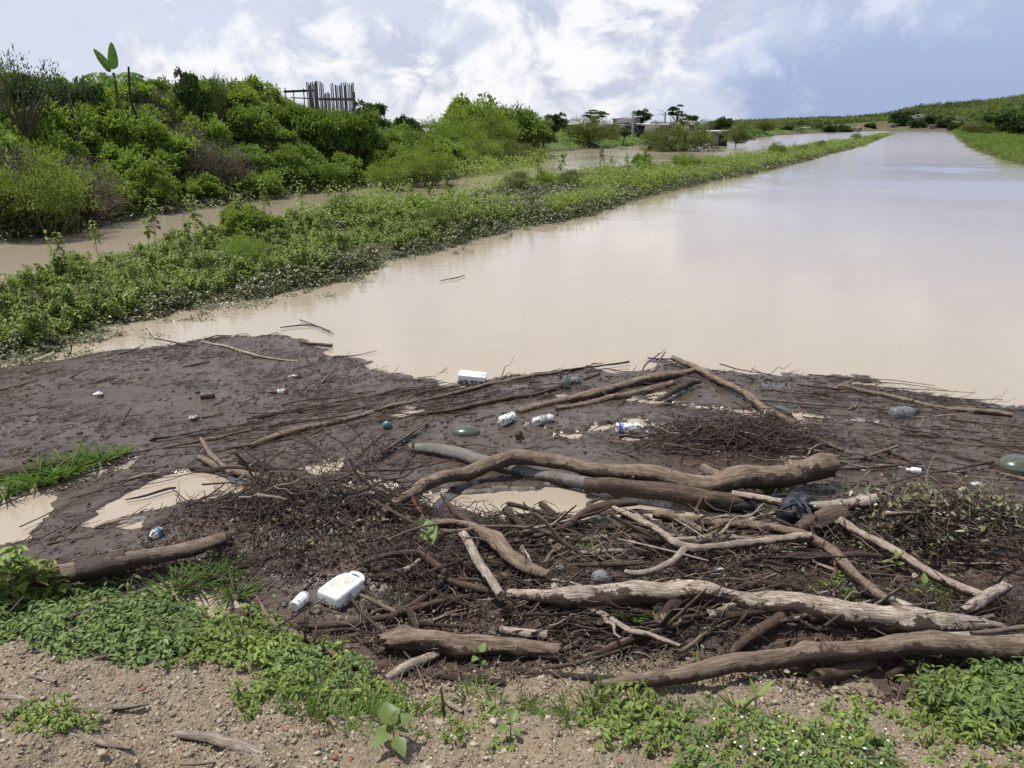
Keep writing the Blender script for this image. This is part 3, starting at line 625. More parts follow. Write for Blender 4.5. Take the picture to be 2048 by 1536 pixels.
tree(P_round, 815, 0, 46, 50, 235, 'small bush-like tree at the right end of the embankment', hgt=3.05)

# drooping mango-like crowns
def droop_tree(px, dist, top, wpx, label):
    x, y, zt = PD(px, dist, top); z = q_(px, dist)[2]; o = empty('mango_tree', (x, y, z)); w_ = wpx/2/FPX*dist
    n = 900; d = unit(n); C = d*np.array([w_, w_, .45])*R.uniform(.3, 1, (n, 1))+np.array([0, 0, zt-z-.45])
    D = d*.6+np.array([0, 0, -.9]); V, F = leaves(C, D, d+np.array([0, 0, 1]), .22*R.uniform(.7, 1.2, n), .045, droop=.2)
    mk('crown', V, F, M['tree'], o); mk('trunk', *limbs((0, 0, -.5), np.concatenate([unit(8)*.3+np.array([0, 0, zt-z-.4])]), .05), M['trunk'], o)
    return tag(o, label, 'tree')
droop_tree(38, 27, 140, 60, 'leafy tree crown with hanging leaves, leftmost on the embankment top')
droop_tree(98, 29, 148, 50, 'dark tree with hanging narrow leaves above the plank shed')
droop_tree(160, 30, 150, 70, 'dark tree with hanging leaves just left of the banana plant')

# banana plant
x, y, zc = PD(228, 30, 152); z = q_(228, 30)[2]
bn = empty('banana_plant', (x, y, z)); h = zc-z
b = MB(); b.add(*sticks(np.array([[0, 0, -.3]]), np.array([[0, 0, h+.1]]), np.array([.08]), np.array([.05]), 10, .01)); b.build('trunk', M['gstem'], bn)
def banana_leaf(az_, el_, L, W, bend, tear=0, tw=0.0):
    ns = 16; t = np.linspace(0, 1, ns); D = np.array([cos(az_)*cos(el_), sin(az_)*cos(el_), sin(el_)]); S_ = np.array([-sin(az_), cos(az_), 0])
    a = el_-bend*t; st = np.stack([cos(az_)*np.cos(a), sin(az_)*np.cos(a), np.sin(a)], 1); C = np.cumsum(st, 0)*L/ns
    wd = W*np.sin(np.clip((t-.14)/.86, 0, 1)**.6*pi)**.55*(t > .12); wd[0] = .015
    U = np.cross(S_, st); S_ = S_[None]*cos(tw)+U*sin(tw); U = np.cross(S_, st); VV = np.stack([C-S_*wd[:, None]*.5-U*wd[:, None]*-.08, C, C+S_*wd[:, None]*.5+U*wd[:, None]*.08], 1)
    V = []; F = []
    for side in (0, 2):
        for i in range(ns-1):
            g = tear*(.5+.5*R.random()); base = len(V); dz = np.array([0, 0, -g*abs(wd[i])*R.uniform(.3, 1.2)])
            V += [VV[i, 1], VV[i, side]+dz, VV[i+1, side]*(1-.12*(tear > 0))+VV[i, side]*(.12*(tear > 0))+dz, VV[i+1, 1]]; F.append([base, base+1, base+2, base+3] if side else [base, base+3, base+2, base+1])
    return np.array(V), np.array(F)
BL = 1.12
for a_, e_, L, W, bd, tr in [(1.5, 1.48, .95, .30, .1, 0), (2.9, 1.0, .95, .22, .15, 0), (2.8, .88, .8, .16, .2, 0), (3.3, .45, .95, .26, 1.0, .7), (2.7, .25, 1.0, .25, 1.1, .8), (3.9, .1, .9, .25, 1.0, .8), (.1, .5, .9, .24, 1.0, .7), (-.5, .25, 1.0, .25, 1.1, .8), (.6, .3, 1.0, .24, 1.0, .8), (-1.4, .1, .8, .24, 1.0, .7), (1.6, .4, .8, .24, 1, .6)]:
    V, F = banana_leaf(a_, e_, L*BL, W*BL*1.1, bd, tr, 1.25 if a_ in (2.9, 2.8) else 0); mk('leaf', V+np.array([0, 0, h]), F, M['banana'], bn)
tag(bn, 'banana plant with two upright pale leaves rising above the embankment', 'banana plant')
# ------------------------------------------------------------ bank weeds
def weed(name, h, nst, nl, L, W, m, spread=.22, shape='d', bare=.25):
    """several upright stems with drooping broad leaves"""
    a = R.uniform(0, 6.28, nst); tips = np.stack([np.cos(a)*spread*R.uniform(.3, 1.3, nst), np.sin(a)*spread*R.uniform(.3, 1.3, nst), h*R.uniform(.65, 1.05, nst)], 1)
    b0 = tips*np.array([.35, .35, 0])-np.array([0, 0, .05]); C, D = [], []
    for i in range(nst):
        t = R.uniform(bare, 1.0, nl)**.8; t[:4] = 1; ph = R.uniform(0, 6.28, nl)
        p = b0[i]+(tips[i]-b0[i])*t[:, None]; r = L*R.uniform(.15, .9, nl)*(1.15-t*.6)
        dd = np.stack([np.cos(ph), np.sin(ph), R.uniform(-.35, .35, nl)], 1); C.append(p+dd*r[:, None]*.8); D.append(dd+np.array([0, 0, -.15]))
    C = np.concatenate(C); D = np.concatenate(D); n = len(C)
    V, F = leaves(C, D, np.array([0, 0, 1.])+unit(n)*.35, L*R.uniform(.55, 1.2, n), W*R.uniform(.7, 1.2, n), shape, .3)
    o = mk(name, V, F, M[m]); o.location = (0, -400, -50)
    s = mk('stem', *sticks(b0, tips, np.full(nst, .006), np.full(nst, .003), 3, .05), M['gstem'], o); kid(o, s); return o
P_w = [weed('weed', .40, 9, 40, .068, .048, 'weed', .26, 'f'), weed('weed', .32, 12, 34, .058, .04, 'weed', .3, 'f'), weed('weed', .5, 8, 44, .072, .046, 'weed', .2, 'f')]
P_sap = weed('sapling', 1.0, 3, 26, .10, .07, 'weed', .12, 'f', bare=.6)
P_mud = [weed('flattened_weed', .2, 12, 22, .07, .045, 'muddy', .3, 'd', bare=0), weed('flattened_weed', .26, 12, 24, .06, .035, 'muddy', .28, 'd', bare=0)]
def front(x, y):   # 0 at the canal side of the strip, 1 at the back
    d1 = sdist(STRIP, x, y); return d1
def zf(x, y): return max(0.0, float(hfar(np.array([x]), np.array([y]))[0]))
wp = scatter(STRIP, 290, .30, 20, inset=.2, tries=200, dens=lambda x, y: (np.hypot(x, y) < 19.5) & (col_of(x, y) > -140))
FE = np.array(STRIP[:30])
def fedge(x, y):
    """distance to the canal-side edge of the strip"""
    D = 1e9
    for i in range(len(FE)-1):
        a, b = FE[i], FE[i+1]; d = b-a; t = np.clip(((x-a[0])*d[0]+(y-a[1])*d[1])/(d@d), 0, 1); D = np.minimum(D, np.hypot(x-a[0]-t*d[0], y-a[1]-t*d[1]))
    return D
for x, y in wp:
    f = fedge(x, y)
    if fbm(np.array([x]), np.array([y]), s=.75, o=3, seed=23)[0] > .13 and R.random() < .85: continue
    if f < .12+.55*(.5+.5*fbm(np.array([x]), np.array([y]), s=.9, o=2, seed=14)[0]):
        place(P_mud[R.integers(0, 2)], x, y, zf(x, y)-.03, R.uniform(.9, 1.3), 'mud-coated flattened weed along the water edge of the grassy strip', 'weed', 'muddy weeds at the water edge')
    else:
        s = R.uniform(.5, .95); place(P_w[R.integers(0, 3)], x, y, zf(x, y)-.02, s, 'leafy green weed growing on the strip between the two channels', 'weed', 'leafy weeds on the strip')
for px, py, s, lb in [(310, 520, 1.3, 'leggy sapling with a bare stem near the back channel'), (405, 500, 1.25, 'tall sapling reaching above the back channel water'), (480, 480, 1.15, 'sapling with a tuft of leaves, second of the leggy pair'), (540, 455, 1.4, 'tall bushy sapling halfway along the near strip'),
                      (205, 525, .95, 'small sapling with curled top at the left of the strip'), (125, 560, .9, 'slender sapling beside the yellow flower'), (600, 440, 1.25, 'sapling with hanging leaves above the strip'), (660, 430, 1.0, 'short sapling right of the hanging one'), (1205, 350, 1.7, 'tall sapling on the strip against the bright lagoon'),
                      (1250, 352, 1.3, 'thin sapling against the lagoon right of the tallest'), (1120, 365, 1.6, 'sapling on the strip at the left end of the lagoon'), (1070, 372, 1.5, 'leafy sapling where the second clump meets the strip'), (1290, 345, 1.5, 'sapling in front of the mimosa standing in water'), (900, 420, 1.3, 'sapling at the back of the middle strip'), (820, 425, 1.1, 'bushy sapling at the back of the strip below the embankment')]:
    one(P_sap, px, py, s*.82, lb, 'sapling', sink=.03)
c = far_pts(STRIP, 40, 9, 120, .5); c = c[fedge(c[:, 0], c[:, 1]) > .8]
for x, y in c:
    s = R.uniform(.45, .8)*(1+.010*math.hypot(x, y)); place(P_sap, x, y, zf(x, y)-.03, s, 'tall weed with bare stems rising above the growth on the strip', 'sapling', 'tall weeds along the strip', sz=s*.75)
c = far_pts(STRIP, 18, 13, 150, .6)
for j, (x, y) in enumerate(c):
    s = R.uniform(.30, .55)*(1+.006*math.hypot(x, y)); place((P_oli, P_mim, P_sh[0])[j % 3], x, y, zf(x, y)-.05, s, ('low olive-green bush rising out of the weeds on the strip', 'small feathery bush rising out of the weeds on the strip', 'small broad-leaved bush rising out of the weeds on the strip')[j % 3], 'bush', ('low olive bushes on the strip', 'small feathery bushes on the strip', 'small broad-leaved bushes on the strip')[j % 3])
# yellow flower head
q = GF(110, 560); o = empty('flowering_weed', (q[0], q[1], q[2])); mk('stem', *limbs((0, 0, 0), [(0, 0, .78)], .006, .004), M['gstem'], o)
V, F = leaves(np.tile([[0, 0, .78]], (12, 1)), np.stack([np.cos(np.arange(12)*.52), np.sin(np.arange(12)*.52)*.4, np.sin(np.arange(12)*.52)], 1), np.tile([[0, -1, .2]], (12, 1)), .034, .02); mk('flower', V, F, M['flowery'], o)
V, F = leaves(R.uniform(-.02, .02, (14, 3))+np.linspace([0, 0, .1], [0, 0, .7], 14), unit(14)*np.array([1, 1, .3]), np.tile([[0, 0, 1.]], (14, 1)), .09, .05, 'f'); mk('leaf', V, F, M['weed'], o)
tag(o, 'single weed with a yellow flower head at the left of the strip', 'flower')
for p in P_w+[P_sap]+P_mud: pass

def clumps(pts, nl, rad, hgt, L, W, z0=None, shape='d', low=0.0):
    """merged low growth: nl leaves around each point"""
    n = len(pts)*nl; k = np.repeat(np.arange(len(pts)), nl); P = np.asarray(pts)
    rad = np.broadcast_to(rad, len(pts))[k]; hh_ = np.broadcast_to(hgt, len(pts))[k]; L = np.broadcast_to(L, len(pts))[k]; W = np.broadcast_to(W, len(pts))[k]
    u = R.normal(0, .5, (n, 2)); r2 = np.clip(1-np.sum(u*u, 1)*.7, .05, 1); x = P[k, 0]+u[:, 0]*rad; y = P[k, 1]+u[:, 1]*rad
    z = (z0(x, y) if z0 is not None else 0)+hh_*r2*R.uniform(low, 1, n)
    D = np.stack([R.normal(0, 1, n), R.normal(0, 1, n), R.normal(0, .35, n)], 1)
    return leaves(np.stack([x, y, z], 1), D, np.array([0, 0, 1.])+unit(n)*.5, L*R.uniform(.6, 1.3, n), W*R.uniform(.6, 1.2, n), shape, .25)
hz = lambda x, y: np.maximum(hfar(x, y), 0)
# near low growth under the weeds
c = scatter(STRIP, 1500, .13, 22, inset=.02, tries=60, dens=lambda x, y: (np.hypot(x, y) < 21) & (col_of(x, y) > -140))
f = fedge(c[:, 0], c[:, 1]); tf = .12+.6*(.5+.5*fbm(c[:, 0], c[:, 1], s=.9, o=2, seed=14)); kk = fbm(c[:, 0], c[:, 1], s=1.1, o=2, seed=66) > .12; a, b2 = c[(f < tf) | kk], c[(f >= tf) & ~kk]
V, F = clumps(a, 60, .20, .10, .055, .032, hz); tag(mk('water_edge_weeds', V, F, M['muddy']), kind='stuff')
b2 = b2[fbm(b2[:, 0], b2[:, 1], s=.75, o=3, seed=23) < .17]
V, F = clumps(b2, 60, .26, .17, .06, .038, hz); tag(mk('low_weeds', V, F, M['weed']), kind='stuff')
# the strip further out
P = np.array(STRIP)
c = far_pts(STRIP, 2600, 18.5, 300); d = np.hypot(c[:, 0], c[:, 1]); f = fedge(c[:, 0], c[:, 1])
k = ((f > .25+.5*R.random(len(f))) | (d > 90)) & (fbm(c[:, 0], c[:, 1], s=.28, o=3, seed=27) < .22)
V, F = clumps(c[k], 46, (.28+.004*d[k])*R.uniform(.6, 1.4, k.sum()), R.uniform(.55, 1.35, k.sum())*np.clip((.50+.5*(fbm(c[k][:, 0], c[k][:, 1], s=.35, o=2, seed=4)))*(1-.0018*d[k]), .2, 1), .085*(1+d[k]*.013), .055*(1+d[k]*.013), hz); tag(mk('strip_growth', V, F, M['weed']), kind='stuff')
k = ~k; V, F = clumps(c[k], 60, .35, .20, .075*(1+d[k]*.01), .045*(1+d[k]*.01), hz); tag(mk('muddy_strip_growth', V, F, M['muddy']), kind='stuff')
c = far_pts(RBANK, 620, 35, 290); d = np.hypot(c[:, 0], c[:, 1])
V, F = clumps(c, 90, (.7+.004*d)*R.uniform(.6, 1.3, len(c)), R.uniform(.3, 1.15, len(c))*.8, .12*(1+d*.008), .075*(1+d*.008), hz); tag(mk('right_bank_growth', V, F, M['bushdark']), kind='stuff')
c = far_pts(RBANK, 260, 35, 290); d = np.hypot(c[:, 0], c[:, 1]); V, F = clumps(c, 70, (.5+.003*d)*R.uniform(.6, 1.3, len(c)), R.uniform(.5, 1.3, len(c)), .09*(1+d*.008), .05*(1+d*.008), hz); tag(mk('dry_bank_growth', V, F, M['olive']), kind='stuff')
c = far_pts(SHORE, 1500, 84, 330, .3); d = np.hypot(c[:, 0], c[:, 1]); c = c[col_of(c[:, 0], c[:, 1]) > 1000]; d = np.hypot(c[:, 0], c[:, 1])
V, F = clumps(c, 60, 1.6+.006*d, .5, .25*(1+d*.005), .16*(1+d*.005), hz); tag(mk('shore_growth', V, F, M['bush']), kind='stuff')
c = far_pts(SHORE, 1500, 170, 460, 1.0); c = c[(col_of(c[:, 0], c[:, 1]) > 1470) & (fbm(c[:, 0], c[:, 1], s=.03, o=2, seed=8) > -.15)]; d = np.hypot(c[:, 0], c[:, 1])
V, F = clumps(c, 60, 2.6, R.uniform(.5, 2.6, len(c)), .6, .45, hz); tag(mk('far_shore_bushes', V, F, M['tree']), kind='stuff')
# growth trailing at the foot of the embankment
e = np.array(HILL[1:11]); t = np.sort(R.uniform(0, 9.99, 260)); i = t.astype(int).clip(0, len(e)-2); c = e[i]+(e[i+1]-e[i])*(t-i)[:, None]+R.normal(0, .35, (260, 2))
V, F = clumps(c, 60, .5, .3, .09, .055, hz); tag(mk('channel_edge_growth', V, F, M['muddy']), kind='stuff')
e = np.array([Z0(880, 358), Z0(1000, 338), Z0(1090, 312)]); t = R.uniform(0, 1.99, 120); i = t.astype(int); c = e[i]+(e[i+1]-e[i])*(t-i)[:, None]+R.normal(0, .8, (120, 2))
V, F = clumps(c, 80, .8, .9, .14, .09, hz); tag(mk('gap_growth', V, F, M['weed']), kind='stuff')
# flattened plants trailing out into the canal
e = FE[:24]; t = R.uniform(0, 22.9, 190); i = t.astype(int); nn = np.stack([(e[i+1]-e[i])[:, 1], -(e[i+1]-e[i])[:, 0]], 1); nn /= np.linalg.norm(nn, axis=1, keepdims=True)+1e-9
c = e[i]+(e[i+1]-e[i])*(t-i)[:, None]+nn*(np.abs(R.normal(0, .30, 190))[:, None]-.1); V, F = clumps(c, 34, R.uniform(.08, .24, 190), R.uniform(.03, .14, 190), .05, .028, hz); tag(mk('trailing_weeds', V, F, M['muddy']), kind='stuff')
# creepers knitting the shrubs of the embankment together
c = scatter(HILL, 1500, .3, None, inset=-.2, tries=30, dens=lambda x, y: (sdist(HILL, x, y) < 10) & (col_of(x, y) > -120) & (col_of(x, y) < 940)); sdv = sdist(HILL, c[:, 0], c[:, 1])
V, F = clumps(c, 62, .62, R.uniform(.5, 1.15, len(c))*np.where(sdv > 6.5, .75, 1), .12, .078, hz, low=.35); tag(mk('embankment_creepers', V, F, M['bush']), kind='stuff')
# bare upright stalks standing in the weeds and shallow water
spots = [GF(px, py)+np.array([0, 0, 0]) for px, py in zip(R.uniform(0, 1500, 70), R.uniform(0, 1, 70)) for py in [np.interp(px, [0, 190, 560, 800, 1000, 1260, 1500], [700, 650, 580, 515, 468, 400, 345])+R.uniform(-60, 6)*(1 if px < 800 else .5)]]
P_st = [mk('dead_stalk', *limbs((0, 0, -.05), np.array([(R.normal(0, .12), R.normal(0, .1), R.uniform(.25, .6)) for _ in range(3)]), .005, .002, 3), M['twig']) for _ in range(4)]
for j, q in enumerate(spots):
    o = P_st[j] if j < 4 else copy_tree(P_st[j % 4]); o.location = q; o.rotation_euler = (0, 0, R.uniform(0, 6)); s = R.uniform(.6, 1.2); o.scale = (s, s, s); tag(o, 'bare dead stalk standing among the weeds by the canal', 'stalk', 'bare stalks along the strip')

# ------------------------------------------------------------ woods on the far hills
n = 12000; d = R.uniform(500, 1600, n); a = np.arctan(R.uniform(.25, .85, n)); x, y = d*np.sin(a), d*np.cos(a); k = hz(x, y) > 1.6; x, y, n = x[k], y[k], k.sum()
w_ = fbm(x, y, s=1/90, o=3, seed=18); k = w_ > R.uniform(-.35, .15, n); dk = fbm(x, y, s=1/60, o=2, seed=19) > .0
for q, mm in ((k & dk, 'tree'), (k & ~dk, 'olive')):
    z_ = R.uniform(.5, 1.7, q.sum()); V, F = clumps(np.stack([x[q], y[q]], 1), 18, 3.6*z_, 3.6*z_, 1.6*z_, 1.3*z_, hz); tag(mk('hill_woods', V, F, M[mm]), kind='stuff')
# ------------------------------------------------------------ village across the lagoon
def house(name, px, dist, wpx, top, depth, label, wallm='block', roofm='zinc', slope=.25, yaw=0.0, door=None, wins=(), over=.35, lowtop=None):
    """box house with a single-pitch roof; top = photo row of the roof's front edge"""
    x, y, zt = PD(px, dist, top); z0 = q_(px, dist)[2]-.1; w_ = wpx/FPX*dist; h = zt-z0; az0 = atan2(x, y)
    o = empty(name, (x, y, z0), -az0+yaw); b = MB(); b.box((0, depth/2, h/2-.05), (w_, depth, h-.1)); wl = b.build('wall', M[wallm], o)
    b = MB(); b.box((0, depth/2, h+.02), (w_+2*over, depth+2*over, .09), tilt=slope*.2)
    for k in range(int(w_*3)): b.box((-w_/2-over+.15+k*(w_+2*over-.2)/max(1, int(w_*3)-1), depth/2, h+.075), (.06, depth+2*over, .05), tilt=slope*.2)
    b.build('roof', M[roofm], o)
    if door is not None:
        b = MB(); b.box((door*w_, -.03, .95), (.9, .07, 1.9)); d_ = b.build('door', M['glassdark'], o); b = MB(); b.box((door*w_+.3, -.08, .95), (.05, .05, .16)); b.build('handle', M['zincold'], d_)
    for u in wins:
        b = MB(); b.box((u*w_, -.02, h*.6), (.8, .05, .65)); wn = b.build('window', M['glassdark'], o)
        b = MB(); b.box((u*w_, -.05, h*.6-.38), (1.0, .12, .07)); b.box((u*w_, -.05, h*.6+.38), (1.0, .08, .07)); b.build('frame', M['concrete'], wn)
    return tag(o, label, 'house')
house('block_house', 1253, 112, 50, 235, 5, 'tall grey block house with a pale metal roof and a lean-to', door=None, wins=(-.25, .0), over=.3, slope=-.35)
house('lean_to', 1240, 109, 30, 249, 3, 'low grey lean-to against the tall block house', 'block', 'zinc', .5, over=.2)
house('long_house', 1305, 106, 50, 249, 5, 'long low grey block house right of the utility pole', 'block', 'zinc', .2, door=-.42, wins=(.25,))
house('back_house', 1330, 116, 38, 245, 5, 'low house with a rusty metal roof behind the long block house', 'plaster', 'zincold', .1, wins=(.2,))
house('white_roof_house', 1384, 125, 26, 243, 4, 'small house with a bright white roof behind the big mimosa', 'plaster', 'zinc', .2, wins=(0,))
house('shelter_house', 1440, 100, 30, 262, 3, 'small flat-roofed shelter house with a white roof by the water', 'block', 'zinc', -.1, over=.6, door=.2)
house('hut', 1612, 270, 13, 255.5, 4, 'tiny pale house on the far shore, left one', 'block', 'zinc', .1)
house('hut', 1715, 330, 15, 254.5, 5, 'tiny pale house on the far shore below the hill', 'block', 'zinc', .1)
house('hill_house', 1826, 405, 22, 231, 7, 'grey-roofed house on the wooded knoll', 'plaster', 'zincold', .4)
house('hill_house', 1842, 410, 16, 229.5, 6, 'white-roofed house right beside the knoll house', 'plaster', 'zinc', .2)
house('hut', 1866, 372, 9, 250, 3, 'small pale hut at the foot of the knoll, right side', 'block', 'zinc', .1)
house('hut', 1788, 385, 9, 248, 3, 'small pale hut at the foot of the knoll, left side', 'block', 'zinc', .1)
# open shed with posts
x, y, zt = PD(1072, 92, 249); z0 = q_(1072, 92)[2]; o = empty('open_shed', (x, y, z0)); h = zt-z0
b = MB(); b.box((0, 1.2, h), (1.9, 2.6, .22), tilt=.04); b.build('roof', M['charred'], o)
for ax in (-.8, -.1, .8):
    for ay in (.1, 2.2): b = MB(); b.box((ax, ay, h/2-.1), (.1, .1, h)); b.build('post', M['trunk'], o)
tag(o, 'dark open shed on posts at the left end of the lagoon', 'shed')
# poles and wires
def pole(px, dist, top, label, arm=False, m='concrete'):
    x, y, zt = PD(px, dist, top); z0 = q_(px, dist)[2]-.2; o = empty('utility_pole', (x, y, z0)); h = zt-z0
    mk('pole', *sticks(np.array([[0, 0, 0]]), np.array([[0, 0, h]]), np.array([.16]), np.array([.10]), 8, 0), M[m], o)
    b = MB(); b.box((0, 0, h-.35), (.9, .08, .08)); b.build('crossarm', M[m], o)
    if arm: mk('lamp_arm', *sticks(np.array([[0, 0, h-.1], [0, 0, h-.6]]), np.array([[-.9, 0, h+.25], [-.9, 0, h-.2]]), np.full(2, .04), np.full(2, .03), 5, .05), M[m], o); b = MB(); b.box((-1.0, 0, h+.25), (.35, .14, .08)); b.build('lamp_head', M['zincold'], o)
    return tag(o, label, 'utility pole'), (x, y, zt)
_, p1 = pole(1267, 104, 224, 'concrete utility pole in front of the tall block house')
_, p2 = pole(1331, 118, 224, 'concrete pole with a lamp arm behind the long house', True)
_, p3 = pole(808, 88, 228, 'thin utility pole seen over the gap right of the embankment')
_, p4 = pole(817, 130, 234, 'farther thin utility pole over the gap right of the embankment')
def cable(a, b_, sag, label):
    t = np.linspace(0, 1, 15); P = np.array(a)[None]*(1-t[:, None])+np.array(b_)[None]*t[:, None]; P[:, 2] -= sag*4*t*(1-t)
    tag(mk('power_cable', *sticks(P[:-1], P[1:], np.full(14, .018), np.full(14, .018), 3, 0), M['wire']), label, 'cable')
cable(p1, p2, .5, 'power cable strung between the two village poles')
a = np.array(p3)-np.array([0, 0, .3]); cable(a, np.array(p1)-np.array([0, 0, .3]), 1.6, 'long power cable sagging across the gap to the village')
# village trees: (proto, px, dist, width px, top row, crown top in proto units)
for p, px, dist, wpx, top, hg, lb in [
    (P_round, 1110, 92, 48, 228, 3.05, 'dark round-crowned tree beside the open shed'), (P_umb, 1183, 88, 105, 238, 1.2, 'broad spreading mimosa on the lagoon shore'), (P_cloudy, 1188, 120, 46, 220, 3.95, 'dark uneven tree rising behind the spreading mimosa'),
    (P_umb, 1225, 100, 40, 257, 1.2, 'small mimosa in front of the lean-to'), (P_round, 1284, 120, 34, 220, 3.05, 'dark rounded tree behind the utility pole'), (P_thin, 1312, 150, 26, 240, 2.5, 'pale thin tree far behind the long house'),
    (P_cloudy, 1356, 118, 32, 210, 3.95, 'tallest dark tree with layered branches in the village'), (P_round, 1380, 130, 36, 230, 3.05, 'dark low tree right of the tallest one'), (P_thin, 1412, 105, 44, 238, 2.5, 'dark open tree behind the big mimosa'),
    (P_round, 1443, 122, 40, 236, 3.05, 'dark round tree behind the flat-roofed shelter'), (P_umb, 1360, 80, 140, 252, 1.2, 'big spreading mimosa standing in the flooded lagoon'), (P_umb, 1478, 96, 60, 252, 1.2, 'rounded mimosa at the water right of the shelter'),
    (P_umb, 1532, 190, 44, 240, 1.2, 'umbrella-shaped tree on the far shore'), (P_round, 1250, 96, 22, 256, 3.05, 'small bush-like tree in front of the tall block house'), (P_round, 1575, 240, 22, 250, 3.05, 'small round tree far along the shore'),
    (P_round, 1140, 98, 24, 250, 3.05, 'low dark tree between the round tree and the mimosa'), (P_round, 1660, 280, 26, 250, 3.05, 'squat tree on the far shore below the hills'), (P_round, 1640, 300, 22, 249, 3.05, 'far tree left of the squat one'),
    (P_round, 1690, 300, 24, 250, 3.05, 'far tree right of the squat one'), (P_round, 1805, 395, 34, 226, 3.05, 'dark tree on the knoll left of the houses'), (P_round, 1822, 420, 26, 221, 3.05, 'tallest dark tree behind the knoll houses'),
    (P_round, 1862, 395, 40, 230, 3.05, 'dark tree on the knoll right of the houses'), (P_round, 1890, 380, 34, 236, 3.05, 'lower dark tree at the right of the knoll'), (P_round, 1835, 380, 30, 240, 3.05, 'tree in front of the knoll houses'),
    (P_round, 1990, 220, 50, 230, 3.05, 'dark bushy tree behind the right bank, left one'), (P_round, 2035, 210, 60, 228, 3.05, 'dark bushy tree behind the right bank at the frame edge'), (P_umb, 1955, 200, 50, 243, 1.2, 'low spreading tree on the right bank'),
    (P_umb, 850, 75, 60, 250, 1.2, 'pale spreading tree in the gap behind the embankment'), (P_round, 1740, 380, 20, 246, 3.05, 'small tree left of the knoll'), (P_round, 1915, 300, 26, 244, 3.05, 'small tree between knoll and right bank')]:
    tree(p, px, 0, dist, wpx, top, lb, hgt=hg)
for a in P_sh+[P_dry, P_mim, P_oli, P_round, P_cloudy, P_umb, P_thin]+P_w+[P_sap]+P_mud: drop(a)

# cane enclosure, beam and plank shed on the embankment
x, y, zt = PD(660, 37, 164); z0 = q_(660, 37)[2]; o = empty('cane_enclosure', (x, y, z0)); az0 = atan2(x, y); o.rotation_euler = (0, 0, -az0); h = zt-z0
u = -1.02
while u < 1.02:
    gap = -.28 < u < -.02
    hh_ = h-(0.42 if gap else 0)+R.uniform(-.1, .06)-(.05 if u > .1 else 0)
    mk('cane', *sticks(np.array([[u, 0, -.2]]), np.array([[u+R.normal(0, .012), R.normal(0, .01), hh_]]), np.array([.032]), np.array([R.uniform(.020, .030)]), 6, .003), M['cane'], o); u += R.uniform(.05, .068)
b = MB(); b.box((.25, .06, h-.72), (1.6, .06, .12)); b.build('rail', M['plankg'], o); b = MB(); b.box((-.92, .05, h/2-.1), (.13, .12, h-.1)); b.box((1.02, .05, h/2-.2), (.1, .1, h-.4)); b.build('post', M['charred'], o)
tag(o, 'enclosure of upright weathered canes on top of the embankment', 'cane fence')
x, y, zt = PD(598, 37.5, 182); z0 = q_(598, 37.5)[2]; o = empty('pole_rack', (x, y, z0), -az0); h = zt-z0
b = MB(); b.box((0, 0, h), (1.35, .12, .10), tilt=-.05); b.build('beam', M['charred'], o); b = MB(); b.box((.1, 0, h-.3), (1.0, .05, .05), tilt=.03); b.build('rail', M['cane'], o)
for ax in (-.6, -.25, .2, .5): b = MB(); b.box((ax, .02, h/2), (.05, .05, h+R.uniform(0, .3))); b.build('post', M['cane'], o)
tag(o, 'low rack of poles under a dark beam left of the cane enclosure', 'rack')
x, y, zt = PD(122, 30, 184); z0 = q_(122, 30)[2]; o = empty('plank_shed', (x, y, z0), -atan2(x, y)); h = zt-z0
b = MB(); b.box((0, .5, h), (.75, 1.2, .12), tilt=.03); b.build('roof', M['charred'], o)
for k in range(3): b = MB(); b.box((.02, 0, h-.16-k*.11), (.8-.1*k, .03, .07), tilt=.02*k); b.build('plank', M['plankg'], o)
b = MB(); b.box((.0, .3, h-.52), (.62, .6, .14)); b.build('shelf', M['zinc'], o); b = MB(); b.box((-.3, .1, h/2), (.06, .06, h)); b.box((.3, .1, h/2), (.06, .06, h)); b.build('post', M['plankg'], o)
tag(o, 'small grey plank shed with a dark roof among the shrubs at the left', 'shed')
def post(px, dist, top, h, r, lean, m, label):
    x, y, zt = PD(px, dist, top); o = mk('post', *sticks(np.array([[lean, 0, -h]]), np.array([[0, 0, 0]]), np.array([r]), np.array([r*.85]), 8, .05), M[m]); o.location = (x, y, zt); tag(o, label, 'post')
post(257, 29, 133, 2.0, .04, .12, 'charred', 'black leaning post right of the banana plant')
post(132, 27, 158, 2.0, .022, .08, 'cane', 'thin grey stick rising beside the plank shed')
post(545, 36, 170, 1.5, .02, .0, 'cane', 'thin stake on the embankment left of the rack')
post(1052, 60, 252, 1.5, .05, -.2, 'charred', 'dark leaning fence post at the second clump') if False else None
post(860, 58, 254, 2.5, .07, .15, 'charred', 'dark leaning post in the gap right of the embankment')
x, y, zt = PD(850, 66, 256); o = empty('thatched_hut', (x, y, q_(850, 66)[2]), 0); b = MB(); b.box((0, 1, zt-o.location.z-.25), (2.2, 2, .45), top=.55); b.build('roof', M['zincold'], o); b = MB(); b.box((0, 1, (zt-o.location.z-.5)/2), (1.7, 1.6, max(.4, zt-o.location.z-.5))); b.build('wall', M['plankg'], o)
tag(o, 'low dark-roofed hut glimpsed in the gap behind the embankment', 'hut')
